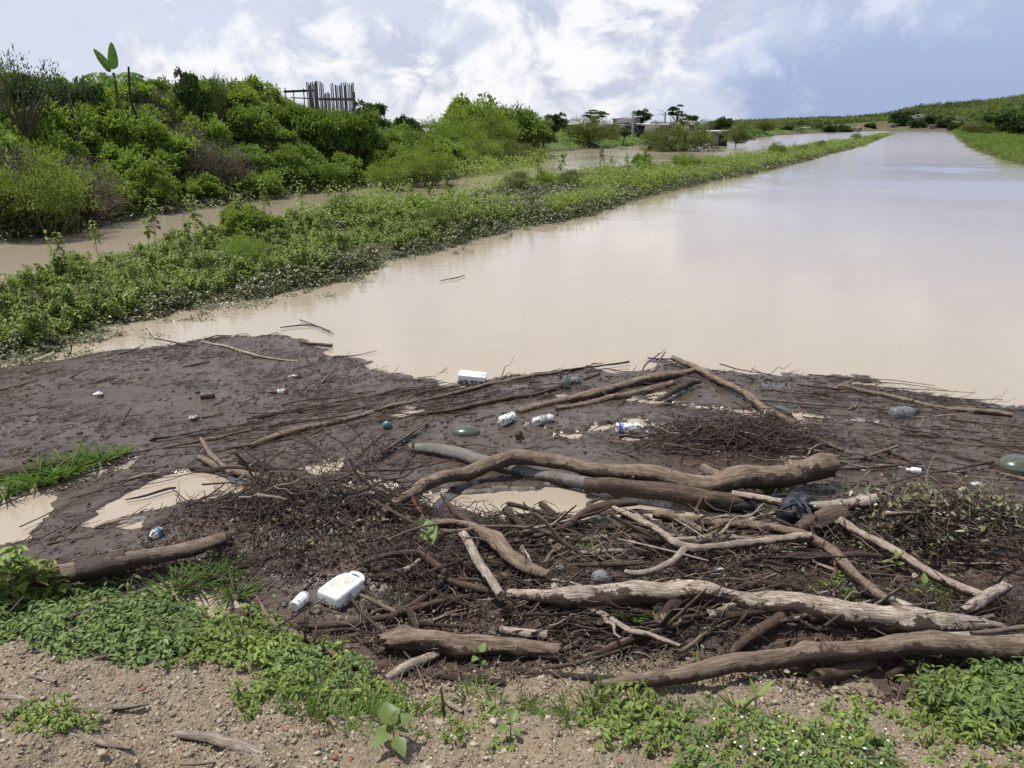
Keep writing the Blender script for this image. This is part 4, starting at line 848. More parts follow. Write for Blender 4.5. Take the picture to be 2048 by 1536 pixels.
# ------------------------------------------------------------ driftwood: logs and branches swept along measured paths
def catmull(P, n):
    P = np.asarray(P, float); Q = np.vstack([2*P[0]-P[1], P, 2*P[-1]-P[-2]]); out = []
    L = np.linalg.norm(np.diff(P[:, :3], axis=0), axis=1); tot = L.sum()
    for i in range(len(P)-1):
        k = max(2, int(round(n*L[i]/tot))); t = np.linspace(0, 1, k, endpoint=i == len(P)-2)[:, None]
        a, b, c, d = Q[i], Q[i+1], Q[i+2], Q[i+3]
        out.append(.5*((2*b)+(-a+c)*t+(2*a-5*b+4*c-d)*t*t+(-a+3*b-3*c+d)*t**3))
    return np.vstack(out)
def sweep(name, C, r, m, parent=None, seed=0, mud=.5, rough=1.0, sides=16, jag=(0, 0), oval=1.0, knots=3, capm=None, facet=0):
    """tube with bark relief; the ends are splintered by jag metres and closed with a broken face"""
    n = len(C); T = np.gradient(C, axis=0); D, A, B = frame(T)
    ln = np.concatenate([[0], np.cumsum(np.linalg.norm(np.diff(C, axis=0), axis=1))]); a = np.arange(sides)*2*pi/sides
    X = C[:, None, 0]+0*a; rr = r[:, None]*np.ones(sides)
    nx, ny, nz = np.cos(a)[None]*1.0+0*X, np.sin(a)[None]*1.0+0*X, ln[:, None]+0*X
    rm = max(r.mean(), 1e-4)
    rel = fbm(nx*1.1+seed, ny*1.1, nz/rm*.22, o=3, seed=seed)*.27*rough+fbm(nx*3.2+seed, ny*3.2, nz/rm*.30, o=3, seed=seed+5)*.10*rough
    rel = rel+fbm(nx*5.5+seed, ny*5.5, nz/rm*.10, o=2, seed=seed+9)*.11*rough
    rs = np.random.default_rng(seed)
    for _ in range(knots):
        k0, a0 = rs.uniform(0, ln[-1]), rs.uniform(0, 2*pi); da = np.angle(np.exp(1j*(a-a0)))[None]
        rel = rel+rs.uniform(.1, .45)*np.exp(-((nz-k0)/(rm*.8))**2-(da/.5)**2)
    if facet: rel = rel-facet*np.abs(np.sin(a*2.0))[None]
    rr = rr*(1+rel)
    V = C[:, None, :]+rr[..., None]*(A[:, None, :]*np.cos(a)[None, :, None]+B[:, None, :]*(np.sin(a)*oval)[None, :, None])
    for e, j in ((0, jag[0]), (-1, jag[1])):
        if j: V[e] += (D[e]*(-1 if e == 0 else 1))[None]*(rs.uniform(-.2, 1, sides)*j)[:, None]; 
    f = grid_faces(sides, n); i = np.arange(n)[:, None]*sides+np.arange(sides)[None]; f = np.stack([i[:-1].ravel(), np.roll(i, -1, 1)[:-1].ravel(), np.roll(i, -1, 1)[1:].ravel(), i[1:].ravel()], 1)
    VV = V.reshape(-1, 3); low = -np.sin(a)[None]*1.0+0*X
    mud_shade = np.clip(.74+.66*low*1.0+(mud-.4)*1.0+fbm(VV[:, 0], VV[:, 1], VV[:, 2], s=9, o=3, seed=seed+3).reshape(n, sides)*.6, 0, 1)  # mud weighted to the lower side, increased to paint in its shade as well
    uv = np.stack([np.tile(np.abs(a/pi-1), n), np.repeat(ln, sides)], 1)
    o = mk(name, VV, f, m, parent, smooth=True, uv=uv, attrs={'mud': mud_shade.ravel()})
    # broken or sawn end faces
    for e, nm in ((0, 'end_face'), (n-1, 'end_face')):
        if r[e] < .012: continue
        ring = V[e]; c = ring.mean(0)-D[e]*(.0 if e else -.0)+D[e]*(1 if e else -1)*(-r[e]*.25); inn = c+(ring-c)*.55+rs.normal(0, r[e]*.10, (sides, 1))*D[e]
        W_ = np.vstack([ring+D[e]*(.0008 if e else -.0008), inn, c[None]]); q = np.arange(sides); q2 = (q+1) % sides
        f4 = np.stack([q, q2, q2+sides, q+sides], 1); f3 = np.stack([q+sides, q2+sides, np.full(sides, 2*sides)], 1)
        if e == 0: f4 = f4[:, ::-1]; f3 = f3[:, ::-1]
        mk(nm, W_, [f3, f4], capm or M['cut'], o, uv=np.vstack([np.stack([np.cos(a)*.04, np.sin(a)*.04], 1)]*2+[np.zeros((1, 2))]), attrs={'mud': np.full(len(W_), mud*.75)})
    return o
def path3(pts, lift=0.0, sink=.3):
    """pts: (px, py, width px[, extra height]) -> centre line and radii on the debris"""
    C, r = [], []
    for p in pts:
        ex = (p[3] if len(p) > 3 else 0)+lift; g = G(p[0], p[1], .02+ex); q = g
        for _ in range(2):
            dist = np.linalg.norm(q-np.array([0, 0, CH])); rad = p[2]*.36/FPX*dist; q = G(p[0], p[1], rad*(1-sink)+ex)
        C.append(q); r.append(rad)
    return np.array(C), np.array(r)
SEED = [100]
def log(name, label, pts, m, cat='log', mud=.5, lift=0.0, sink=.3, stubs=(), group=None, **k):
    C, r = path3(pts, lift, sink); SEED[0] += 7
    L = np.linalg.norm(np.diff(C, axis=0), axis=1).sum(); n = int(np.clip(L/.018, 14, 160))
    CR = catmull(np.hstack([C, r[:, None]]), n); CR[:, 3] = np.clip(CR[:, 3], r.min()*.85, r.max()*1.1)
    if L > .3: 
        T = np.linspace(0, L*3, len(CR)); w_ = .75*r.mean()
        CR[:, 2] += fbm(T, T*0+SEED[0], o=2)*w_; CR[:, 0] += fbm(T+50, T*0+SEED[0], o=2)*w_
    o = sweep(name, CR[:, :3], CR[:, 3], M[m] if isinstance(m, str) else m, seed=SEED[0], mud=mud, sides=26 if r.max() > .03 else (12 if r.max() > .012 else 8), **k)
    tag(o, label, cat, group)
    for st in stubs:
        C2, r2 = path3(st, lift, sink); SEED[0] += 1; n2 = max(8, int(np.linalg.norm(np.diff(C2, axis=0), axis=1).sum()/.02)); c2 = catmull(np.hstack([C2, r2[:, None]]), n2)
        sweep('side_branch', c2[:, :3], np.abs(c2[:, 3]), M[m], o, seed=SEED[0], mud=mud, sides=12, jag=(0, .01), knots=1)
    return o
log('fallen_trunk', 'long curved brown trunk arching across the debris with a broken pale right end', [(770, 1018, 24), (815, 993, 32), (870, 962, 36), (930, 938, 38), (985, 928, 38), (1040, 922, 40), (1110, 926, 38), (1180, 938, 40), (1250, 942, 44), (1320, 952, 46), (1385, 963, 50), (1440, 965, 58), (1500, 955, 62), (1570, 946, 62), (1620, 941, 60), (1652, 938, 54)], 'tan', 'trunk', mud=.34, lift=.07, sink=0, jag=(.01, .06), stubs=[[(1450, 962, 40), (1420, 945, 34), (1408, 936, 26)]], knots=7)
log('palm_trunk', 'smooth grey palm trunk lying in the silt under the curved trunk', [(820, 893, 26), (850, 896, 34), (900, 903, 38), (960, 918, 42), (1030, 938, 38), (1090, 952, 34), (1150, 965, 36), (1200, 978, 40)], 'greyw', 'trunk', mud=.22, sink=.35, rough=.35, knots=1)
log('fallen_trunk', 'brown trunk with loose bark and leaf litter below the curved trunk', [(1175, 975, 38), (1230, 978, 46), (1300, 985, 48), (1370, 996, 50), (1440, 1006, 50), (1480, 1010, 40)], 'brown', 'trunk', mud=.45, sink=.15, jag=(.01, .02))
log('driftwood_log', 'tan log wrapped with a blue cord near its sawn end', [(395, 915, 16), (460, 938, 20), (530, 955, 22), (600, 968, 24), (680, 981, 28), (740, 990, 31), (778, 993, 30)], 'tan', mud=.3, lift=.03, sink=.1, rough=.6)
C_, r_ = path3([(733, 988, 33), (738, 989, 33)], .03, .1); tk = np.linspace(0, 6*pi, 70); D_, A_0, B_0 = frame((C_[1]-C_[0])[None])
P_ = C_[0]+D_*(tk[:, None]/(6*pi)*.03)+(A_0*np.cos(tk)[:, None]+B_0*np.sin(tk)[:, None])*(r_[0]*1.12); tag(mk('cord', *sticks(P_[:-1], P_[1:], np.full(69, .004), np.full(69, .004), 5, 0), M['cord']), 'blue cord wound round the tan log near its sawn end', 'cord')
log('driftwood_log', 'dark charred log end sticking out behind the blue-corded log', [(488, 922, 24), (530, 935, 30), (600, 955, 32), (660, 968, 26)], 'darkw', mud=.6, lift=.02)
log('branch', 'forked stick leaning across the left end of the corded log', [(402, 880, 11), (425, 910, 13), (462, 946, 15)], 'tan', 'branch', mud=.2, lift=.07)
log('branch', 'short muddy branch below the forked stick by the left puddle', [(384, 934, 12), (420, 938, 13), (452, 944, 12)], 'brown', 'branch', mud=.5)
log('plank', 'dark rotten plank slanting beside the palm trunk', [(697, 943, 16), (760, 905, 20), (820, 865, 18), (858, 842, 12)], 'darkw', 'plank', mud=.55, oval=.4, facet=.2, lift=.02)
log('branch', 'thin pale stick lying along the rotten plank', [(745, 918, 4), (800, 880, 5), (868, 838, 5)], 'tan', 'branch', mud=.2, lift=.045)
log('long_pole', 'longest half-sunk pole running from the left of the silt to the shore', [(500, 893, 14), (560, 873, 20), (620, 856, 22), (700, 838, 18), (780, 815, 14), (850, 800, 12), (930, 783, 12), (1000, 765, 11), (1080, 750, 10), (1170, 735, 6)], 'tan', 'pole', mud=.5, sink=.55)
log('long_pole', 'bent brown pole parallel to and right of the longest pole', [(830, 830, 7), (900, 822, 11), (960, 808, 13), (1030, 795, 13), (1070, 790, 11), (1130, 770, 9), (1200, 748, 6)], 'brown', 'pole', mud=.5, sink=.4)
log('pale_log', 'pale split log near the shore, upper of the parallel pair', [(1040, 822, 16), (1100, 806, 20), (1180, 790, 22), (1260, 768, 24), (1330, 752, 24), (1385, 740, 20)], 'tan', mud=.32, sink=.4, jag=(.02, .02))
log('pale_log', 'pale split log near the shore, lower of the parallel pair', [(1110, 820, 12), (1170, 808, 16), (1230, 794, 20), (1290, 780, 20), (1345, 765, 16)], 'tan', mud=.42, sink=.5, jag=(.02, .01))
log('driftwood_log', 'long straight log pointing from the shore down to the right, its tip in the canal', [(1348, 716, 15), (1400, 740, 18), (1450, 768, 19), (1500, 798, 20), (1550, 829, 20), (1600, 860, 18), (1650, 888, 14), (1700, 908, 8)], 'tan', mud=.3, lift=.015, sink=.2)
log('stump_piece', 'short dark split stump between the pale pair and the straight log', [(1318, 802, 8), (1345, 786, 16), (1375, 768, 18), (1393, 766, 10)], 'darkw', 'stump', mud=.35, lift=.03, jag=(0, .04))
log('long_pole', 'pale brown pole near the right shore with a dark tip', [(1680, 772, 9), (1740, 785, 11), (1800, 797, 12), (1870, 812, 14), (1950, 822, 14), (2022, 830, 15)], 'tan', 'pole', mud=.42, sink=.45)
log('long_pole', 'thin dark pole slanting to the right edge above the bent stick', [(1765, 882, 7), (1850, 900, 8), (1920, 915, 9), (1990, 930, 9), (2070, 945, 10)], 'darkw', 'pole', mud=.4)
log('long_pole', 'grey pole at the right edge below the thin dark pole', [(1962, 938, 7), (2010, 950, 10), (2075, 966, 11)], 'tan', 'pole', mud=.35)
log('branch', 'thin bent stick reaching up to a pale straight end on the right silt', [(1755, 973, 4), (1800, 962, 5), (1850, 948, 5), (1905, 941, 5), (1950, 931, 7), (1987, 924, 8)], 'brown', 'branch', mud=.35, lift=.04)
log('branch', 'curved thin branch above the broken trunk end', [(1660, 916, 5), (1710, 917, 6), (1750, 908, 7), (1797, 893, 7)], 'tan', 'branch', mud=.3, lift=.03)
log('branch', 'short stick pointing right just above the small white bottle', [(1672, 938, 7), (1730, 937, 7), (1790, 932, 7), (1822, 927, 4)], 'brown', 'branch', mud=.35, lift=.01)
log('branch', 'dark branch in the silt above the white bottle on the right', [(1590, 897, 5), (1640, 897, 9), (1690, 912, 9), (1700, 920, 5)], 'darkw', 'branch', mud=.5)
log('branch', 'dark arching branch at the right of the silt', [(1855, 968, 4), (1890, 966, 8), (1940, 975, 8), (1960, 983, 5)], 'darkw', 'branch', mud=.5)
log('branch', 'short thick stick in the silt left of the white bottle', [(1765, 900, 8), (1800, 912, 10), (1830, 928, 8)], 'brown', 'branch', mud=.5)
log('branch', 'thin dark branch near the right edge of the silt', [(2000, 1020, 6), (2030, 1022, 7), (2070, 1020, 7)], 'darkw', 'branch', mud=.5)
log('cane_log', 'pale tan log with a wire band at its sawn right end', [(1465, 988, 18), (1510, 996, 20), (1560, 1006, 22), (1620, 1012, 26), (1690, 1008, 30), (1755, 1001, 34)], 'pale', mud=.32, lift=.09, sink=0, rough=.5)
C_, r_ = path3([(1738, 1003, 36), (1742, 1003, 36)], .09, 0); tk = np.linspace(0, 4*pi, 46); D_, A_0, B_0 = frame((C_[1]-C_[0])[None]); P_ = C_[0]+D_*(tk[:, None]/(4*pi)*.008)+(A_0*np.cos(tk)[:, None]+B_0*np.sin(tk)[:, None])*(r_[0]*1.12)
tag(mk('wire_band', *sticks(P_[:-1], P_[1:], np.full(45, .0025), np.full(45, .0025), 4, 0), M['concrete']), 'wire band round the end of the pale tan log', 'wire')
log('stump', 'thick mossy stump with yellow bark rising right of the black strap bag', [(1590, 1068, 30), (1625, 1050, 44), (1660, 1036, 52), (1684, 1030, 48)], 'brown', 'stump', mud=.25, lift=.05, sink=0, jag=(.02, .02))
log('pale_log', 'long bleached pole slanting down to the right in front of the leafy heap', [(1685, 1043, 24), (1740, 1076, 24), (1800, 1110, 24), (1860, 1143, 24), (1920, 1172, 23), (1972, 1192, 20)], 'pale', mud=.30, lift=.09, sink=0, jag=(.03, .01))
log('stump', 'broken pale stump at the right end of the bleached pole', [(1920, 1228, 20), (1950, 1212, 30), (1978, 1195, 30), (2004, 1178, 24)], 'pale', 'stump', mud=.35, lift=.05, jag=(.02, .05))
log('branch', 'long brown branch running under the mossy stump and bending down right', [(1320, 1040, 16), (1400, 1042, 22), (1480, 1050, 26), (1560, 1062, 26), (1620, 1076, 28), (1665, 1108, 28), (1705, 1150, 26), (1750, 1190, 24), (1800, 1222, 22)], 'tan', 'branch', mud=.32, lift=.08, sink=0)
log('branch', 'Y-shaped pale branch lying on top of the middle of the pile', [(1228, 1016, 14), (1262, 1032, 18), (1300, 1052, 19), (1340, 1078, 22), (1375, 1094, 26), (1430, 1091, 20), (1500, 1084, 20), (1560, 1078, 22), (1616, 1075, 24)], 'pale', 'branch', mud=.38, lift=.13, sink=0, jag=(.03, .03), stubs=[[(1372, 1096, 20), (1345, 1122, 18), (1310, 1140, 17), (1275, 1147, 16), (1252, 1144, 13)]])
log('branch', 'small pale stick crossing in front of the Y-shaped branch', [(1234, 1079, 5), (1320, 1098, 6), (1417, 1122, 5)], 'pale', 'branch', mud=.1, lift=.15)
log('branch', 'straight pale stick leaning behind the Y-shaped branch', [(1344, 1036, 5), (1378, 1056, 6), (1412, 1077, 5)], 'pale', 'branch', mud=.1, lift=.14)
log('branch', 'slanted stick rising left of the Y-shaped branch', [(1192, 1112, 5), (1225, 1076, 6), (1262, 1026, 5)], 'brown', 'branch', mud=.2, lift=.10)
log('branch', 'short stick with a cut end on the long brown branch', [(1410, 1066, 9), (1435, 1053, 10), (1455, 1042, 9)], 'tan', 'branch', mud=.2, lift=.14)
log('driftwood_log', 'twisted knotty log with a knot hole in the centre of the pile', [(862, 1050, 22), (905, 1052, 28), (950, 1062, 34), (985, 1080, 40), (1010, 1110, 38), (1045, 1133, 34), (1095, 1148, 24)], 'tan', mud=.22, lift=.06, sink=0, rough=1.5, knots=6)
log('branch', 'tapering dark branch rising from the puddle behind the knotty log', [(882, 990, 8), (900, 1012, 15), (925, 1035, 17), (940, 1046, 12)], 'brown', 'branch', mud=.3, lift=.05)
log('pale_log', 'bleached upright post leaning in the middle of the pile', [(930, 1072, 24), (950, 1105, 26), (975, 1145, 26), (1003, 1190, 24)], 'pale', mud=.08, lift=.14, sink=0, rough=.5, jag=(.02, .02))
log('branch', 'dark smooth branch passing behind the bleached upright post', [(890, 1108, 12), (950, 1116, 14), (1020, 1132, 16), (1092, 1150, 16)], 'darkw', 'branch', mud=.3, lift=.05)
log('driftwood', 'forked driftwood with a raised dark end over the big puddle', [(1000, 1086, 8), (1050, 1078, 10), (1100, 1064, 13), (1140, 1045, 17), (1172, 1022, 20), (1215, 1012, 22), (1268, 1008, 18)], 'brown', mud=.3, lift=.07, sink=0, jag=(0, .04), stubs=[[(1188, 1020, 18), (1178, 1008, 14), (1200, 998, 6)]])
log('driftwood', 'brown log half under water at the near edge of the big puddle', [(1030, 1028, 10), (1070, 1034, 18), (1110, 1038, 18), (1142, 1041, 12)], 'brown', mud=.35, lift=.01)
log('pale_log', 'grey log lying in the small puddle behind the pile', [(1028, 1088, 16), (1080, 1082, 20), (1140, 1079, 20), (1215, 1077, 16)], 'pale', mud=.42, sink=.4)
log('branch', 'straight brown stick left of the clear round bottle', [(1108, 1128, 8), (1165, 1130, 12), (1235, 1130, 13), (1292, 1128, 8)], 'brown', 'branch', mud=.35, lift=.03)
log('fallen_trunk', 'largest bleached trunk with wavy top stretching across the right foreground', [(1018, 1192, 26), (1065, 1196, 34), (1115, 1200, 42), (1180, 1199, 50), (1250, 1196, 52), (1320, 1192, 54), (1380, 1188, 54), (1440, 1188, 52), (1510, 1200, 52), (1580, 1206, 56), (1650, 1218, 60), (1720, 1230, 60), (1790, 1240, 60), (1860, 1248, 52), (1930, 1254, 42), (2005, 1256, 24)], 'pale', 'trunk', mud=.46, lift=.02, sink=.1, rough=1.3, knots=10, jag=(.02, .05), stubs=[[(1118, 1192, 28), (1112, 1182, 24), (1108, 1172, 18)], [(1860, 1240, 34), (1800, 1212, 32), (1740, 1190, 24), (1700, 1172, 18)]])
log('fallen_trunk', 'short thick brown trunk with a knot left of centre in the foreground', [(778, 1288, 40), (815, 1284, 54), (870, 1283, 58), (930, 1292, 50), (990, 1298, 44), (1050, 1302, 42), (1106, 1308, 36)], 'tan', 'trunk', mud=.42, lift=.02, sink=0, rough=1.9, knots=9, jag=(.05, .04), stubs=[[(905, 1280, 14), (912, 1266, 11), (922, 1254, 6)]])
log('driftwood', 'weathered stub propped under the short thick trunk', [(775, 1358, 18), (815, 1340, 30), (855, 1322, 32), (880, 1310, 26)], 'pale', mud=.45, sink=.2)
log('fallen_trunk', 'longest smooth trunk along the right front edge of the pile', [(1190, 1364, 14, -.05), (1250, 1359, 30, -.025), (1340, 1348, 44), (1420, 1336, 46), (1500, 1324, 46), (1580, 1312, 47), (1660, 1302, 48), (1740, 1296, 48), (1840, 1291, 48), (1940, 1290, 50), (2080, 1290, 54)], 'tan', 'trunk', mud=.48, lift=.06, sink=0, rough=.7, knots=3)
log('plank', 'pale split plank lying just behind the longest front trunk', [(1792, 1276, 16), (1870, 1274, 22), (1960, 1272, 24), (2060, 1274, 24)], 'pale', 'plank', mud=.25, lift=.09, oval=.5, jag=(.03, .03))
log('branch', 'thin grey branch crossing to the right edge above the split plank', [(1940, 1268, 7), (1990, 1262, 10), (2070, 1250, 12)], 'tan', 'branch', mud=.25, lift=.13)
log('stump', 'hollow muddy stump sticking out under the longest front trunk', [(1628, 1362, 40), (1660, 1350, 42), (1705, 1332, 38), (1740, 1322, 34)], 'brown', 'stump', mud=.6, lift=0, capm=M['darkw'])
log('branch', 'short smooth dark stub under the front trunk at the right', [(1780, 1352, 16), (1800, 1338, 20), (1822, 1322, 20)], 'darkw', 'branch', mud=.3, lift=.02)
log('branch', 'forked muddy branch rising in the right of the dark debris', [(1466, 1308, 20), (1490, 1282, 26), (1525, 1258, 28), (1562, 1236, 26)], 'brown', 'branch', mud=.45, lift=.03)
log('branch', 'thin dark stick slanting across the dark debris', [(1540, 1190, 5), (1575, 1222, 8), (1610, 1248, 8), (1640, 1262, 6)], 'darkw', 'branch', mud=.4, lift=.06)
log('branch', 'slender brown branch in the dark debris below the bleached trunk', [(1120, 1255, 7), (1180, 1250, 9), (1240, 1244, 9), (1300, 1240, 7)], 'brown', 'branch', mud=.5, lift=.01)
log('branch', 'straight brown branch lying on dark debris right of the slender one', [(1285, 1250, 8), (1350, 1238, 10), (1430, 1226, 11)], 'brown', 'branch', mud=.4, lift=.03)
log('branch', 'muddy stick half buried right of the forked muddy branch', [(1560, 1252, 14), (1610, 1254, 18), (1665, 1258, 16)], 'brown', 'branch', mud=.55)
log('fallen_trunk', 'muddy trunk with a patch of rough dark bark at the lower left', [(-60, 1200, 44), (30, 1178, 44), (90, 1162, 46), (155, 1143, 46), (230, 1126, 46), (265, 1118, 42), (330, 1108, 40), (400, 1097, 36), (455, 1086, 28)], 'tan', 'trunk', mud=.38, lift=.05, sink=0, rough=.6)
C_, r_ = path3([(160, 1142, 49), (205, 1132, 50), (250, 1122, 50)], .05, 0); c2 = catmull(np.hstack([C_, r_[:, None]]), 22); o = sweep('bark_sleeve', c2[:, :3], c2[:, 3]*1.07, M['darkw'], seed=5, mud=.2, rough=1.4, jag=(.015, .02), sides=20); tag(o, 'sleeve of rough dark bark round the lower left trunk', 'bark')
log('branch', 'root-like branch curving from the white jug to the brush heap', [(610, 1252, 14), (680, 1250, 18), (760, 1240, 18), (820, 1222, 18), (880, 1206, 18), (945, 1192, 14)], 'brown', 'branch', mud=.55, lift=.03)
log('branch', 'muddy branch right of the jug parallel to the root-like one', [(790, 1228, 16), (830, 1208, 18), (870, 1180, 18), (885, 1160, 16)], 'brown', 'branch', mud=.62, lift=.04)
log('branch', 'short round stick resting beside the right corner of the jug', [(722, 1190, 9), (755, 1206, 11), (798, 1228, 12)], 'tan', 'branch', mud=.25, lift=.05)
log('branch', 'shaggy mud-covered root arching left of the bleached post', [(732, 1130, 12), (780, 1112, 16), (830, 1108, 18), (880, 1118, 16)], 'brown', 'branch', mud=.8, lift=.05, rough=1.6)
log('branch', 'second shaggy root below the arching one', [(740, 1150, 10), (800, 1152, 14), (860, 1150, 16), (905, 1140, 14)], 'brown', 'branch', mud=.8, lift=.04, rough=1.6)
log('branch', 'reddish broken branch rising between the shaggy roots and the knotty log', [(838, 1100, 20), (868, 1128, 22), (900, 1150, 18)], 'brown', 'branch', mud=.3, lift=.08)
log('branch', 'stout branch running down from the shaggy roots to the bleached trunk', [(880, 1155, 14), (925, 1170, 18), (985, 1182, 18)], 'brown', 'branch', mud=.5, lift=.05)
log('branch', 'long crooked branch going down over the weeds from the white bottle', [(520, 1205, 8), (545, 1245, 16), (600, 1272, 16), (640, 1292, 15), (680, 1320, 15), (708, 1340, 13)], 'tan', 'branch', mud=.35, lift=.02, stubs=[[(550, 1250, 9), (530, 1228, 7), (512, 1190, 4)]])
log('branch', 'dry forked stick on the gravel at the left edge', [(-20, 1392, 10), (30, 1395, 12), (75, 1412, 14), (130, 1422, 15), (200, 1417, 16), (245, 1415, 12), (288, 1408, 6)], 'pale', 'branch', mud=.12, jag=(0, .02))
log('branch', 'thick dry weathered stick on the gravel at the bottom, cracked', [(352, 1466, 14), (395, 1472, 22), (440, 1480, 26), (490, 1496, 30), (528, 1512, 24)], 'pale', 'branch', mud=.08, jag=(.03, .02))
log('branch', 'thin dry split stick on the gravel near the bottom left', [(140, 1468, 6), (185, 1482, 9), (220, 1492, 10), (256, 1496, 9)], 'pale', 'branch', mud=.12, jag=(0, .02))
log('branch', 'short pale twig on the gravel under the creepers at the left', [(24, 1345, 5), (60, 1352, 6), (112, 1364, 7)], 'pale', 'branch', mud=.1)
log('branch', 'pale stick cut by the bottom edge of the gravel', [(360, 1529, 7), (395, 1528, 8), (430, 1524, 7)], 'pale', 'branch', mud=.1)
log('branch', 'grey stick end among the creepers above the gravel', [(175, 1322, 10), (200, 1317, 11), (222, 1310, 11)], 'tan', 'branch', mud=.2)
log('branch', 'short weathered stick below the weeds in the centre left', [(620, 1395, 10), (640, 1408, 14), (662, 1428, 10)], 'tan', 'branch', mud=.15)
log('branch', 'thin stick lying near the red brick bits', [(590, 1487, 6), (620, 1480, 7), (660, 1468, 5)], 'tan', 'branch', mud=.2)
log('branch', 'small upright dead stick standing beside the pale chip on the gravel', [(888, 1432, 8, 0), (886, 1410, 9, .05), (882, 1376, 5, .12)], 'brown', 'branch', mud=.2)
log('branch', 'pale chip of wood right of the small upright stick', [(890, 1400, 8), (905, 1412, 13), (925, 1425, 9)], 'pale', 'branch', mud=.1)
log('branch', 'thin branch forking left over the gravel in front of the pile', [(1085, 1338, 7), (1140, 1330, 9), (1200, 1316, 9), (1262, 1294, 8)], 'brown', 'branch', mud=.4, lift=.03)
log('branch', 'dark rotten root lying in front of the short thick trunk', [(812, 1345, 12), (870, 1352, 16), (940, 1358, 18), (1010, 1366, 14)], 'darkw', 'branch', mud=.6)
log('branch', 'dark root continuing right toward the longest front trunk', [(1010, 1338, 12), (1080, 1346, 15), (1160, 1352, 18), (1230, 1358, 20)], 'darkw', 'branch', mud=.6, lift=.01)
log('stake', 'upright brown stake standing in the leafy heap', [(1866, 1068, 7, .05), (1868, 1040, 7, .10), (1872, 990, 7, .2)], 'tan', 'stake', mud=.15)
log('stake', 'dark stump post standing up behind the leafy heap', [(1938, 1022, 13, 0), (1942, 1005, 15, .05), (1948, 982, 13, .1)], 'darkw', 'stake', mud=.4)
log('splinter', 'upright reddish splinter in front of the long brown branch', [(1672, 1168, 6, .02), (1670, 1130, 8, .08), (1667, 1084, 5, .16)], 'red', 'splinter', mud=.05)
log('splinter', 'bright orange-tan splinter beside the sawn end of the corded log', [(852, 1046, 5), (835, 1015, 8, .03), (816, 980, 5, .07)], 'red', 'splinter', mud=.05, lift=.06)
log('branch', 'greenish bare twig crossing above the cabbage leaf', [(780, 1078, 4), (830, 1058, 7), (880, 1047, 8), (940, 1044, 7)], 'tan', 'branch', mud=.05, lift=.12)
log('branch', 'long straight brown branch behind the greenish twig', [(745, 1000, 6), (790, 1025, 8), (840, 1052, 9), (855, 1060, 7)], 'brown', 'branch', mud=.15, lift=.12)
log('driftwood', 'split wood chunk with a pale heart behind the short thick trunk', [(1000, 1262, 20), (1045, 1268, 28), (1095, 1272, 26)], 'pale', mud=.4, sink=.2)
log('driftwood', 'pale bark strip lying just above the short thick trunk', [(985, 1280, 12), (1030, 1284, 16), (1085, 1290, 14)], 'pale', 'bark strip', mud=.2, lift=.03, oval=.4)
log('branch', 'pointed dark stick standing near the far shore tip', [(1308, 742, 4), (1318, 722, 5, .03), (1330, 703, 4, .08)], 'tan', 'branch', mud=.2)
log('branch', 'thin dark stick reaching into the canal left of the shore tip', [(1072, 746, 3), (1150, 738, 5), (1210, 731, 5), (1258, 724, 6)], 'darkw', 'branch', mud=.2, lift=.01)
log('branch', 'thin stick floating just right of the shore tip stick', [(1295, 716, 4), (1320, 718, 4), (1348, 718, 4)], 'darkw', 'branch', mud=.2)
log('branch', 'thin leaning stick over the parallel pale logs', [(1182, 765, 3, .03), (1200, 780, 5, .02), (1222, 797, 6)], 'darkw', 'branch', mud=.3, lift=.01)
log('branch', 'pale twig stranded on the silt at the far left shore', [(405, 685, 6), (450, 693, 8), (495, 706, 7), (545, 718, 6), (598, 724, 5)], 'pale', 'branch', mud=.2)
log('branch', 'thin stick at the water line on the far left of the silt', [(310, 678, 3), (345, 684, 4), (372, 691, 5)], 'darkw', 'branch', mud=.3, lift=.02)
log('branch', 'dark stick floating at the corner of the silt', [(598, 684, 6), (632, 688, 9), (664, 692, 9)], 'brown', 'branch', mud=.4)
log('branch', 'tiny upright stick standing in the open silt on the left', [(243, 852, 4), (250, 836, 4, .04), (262, 817, 4, .10)], 'darkw', 'branch', mud=.3)
log('branch', 'thin straight stick leaning over the long pole on the left', [(604, 866, 4, .06), (625, 885, 5, .04), (650, 908, 5)], 'brown', 'branch', mud=.2)
log('branch', 'curly dark branch lying in the left puddle', [(250, 1000, 3), (290, 992, 6), (335, 978, 7), (352, 976, 5)], 'darkw', 'branch', mud=.4)
log('branch', 'thorny crooked twig across the right of the left puddle', [(345, 978, 3), (378, 1003, 3), (410, 995, 4), (440, 975, 4), (448, 968, 3)], 'darkw', 'branch', mud=.3, lift=.02)
log('long_pole', 'mud-covered log ridge at the left edge behind the grass clump', [(-40, 958, 26), (30, 944, 30), (90, 930, 26), (160, 924, 20)], 'darkw', 'log', mud=.9)
log('branch', 'muddy streak of thin poles left of the long pole', [(100, 935, 4), (200, 915, 6), (300, 900, 6), (400, 882, 8), (500, 862, 8)], 'tan', 'branch', mud=.6, sink=.5)
log('branch', 'pale stake leaning over the far melon', [(1508, 872, 5), (1520, 846, 8, .05), (1532, 818, 4, .1)], 'pale', 'branch', mud=.1)
log('branch', 'charcoal-coloured stick under the palm trunk by the plank', [(798, 950, 4), (815, 915, 5, .03), (826, 885, 5, .06)], 'darkw', 'branch', mud=.2)

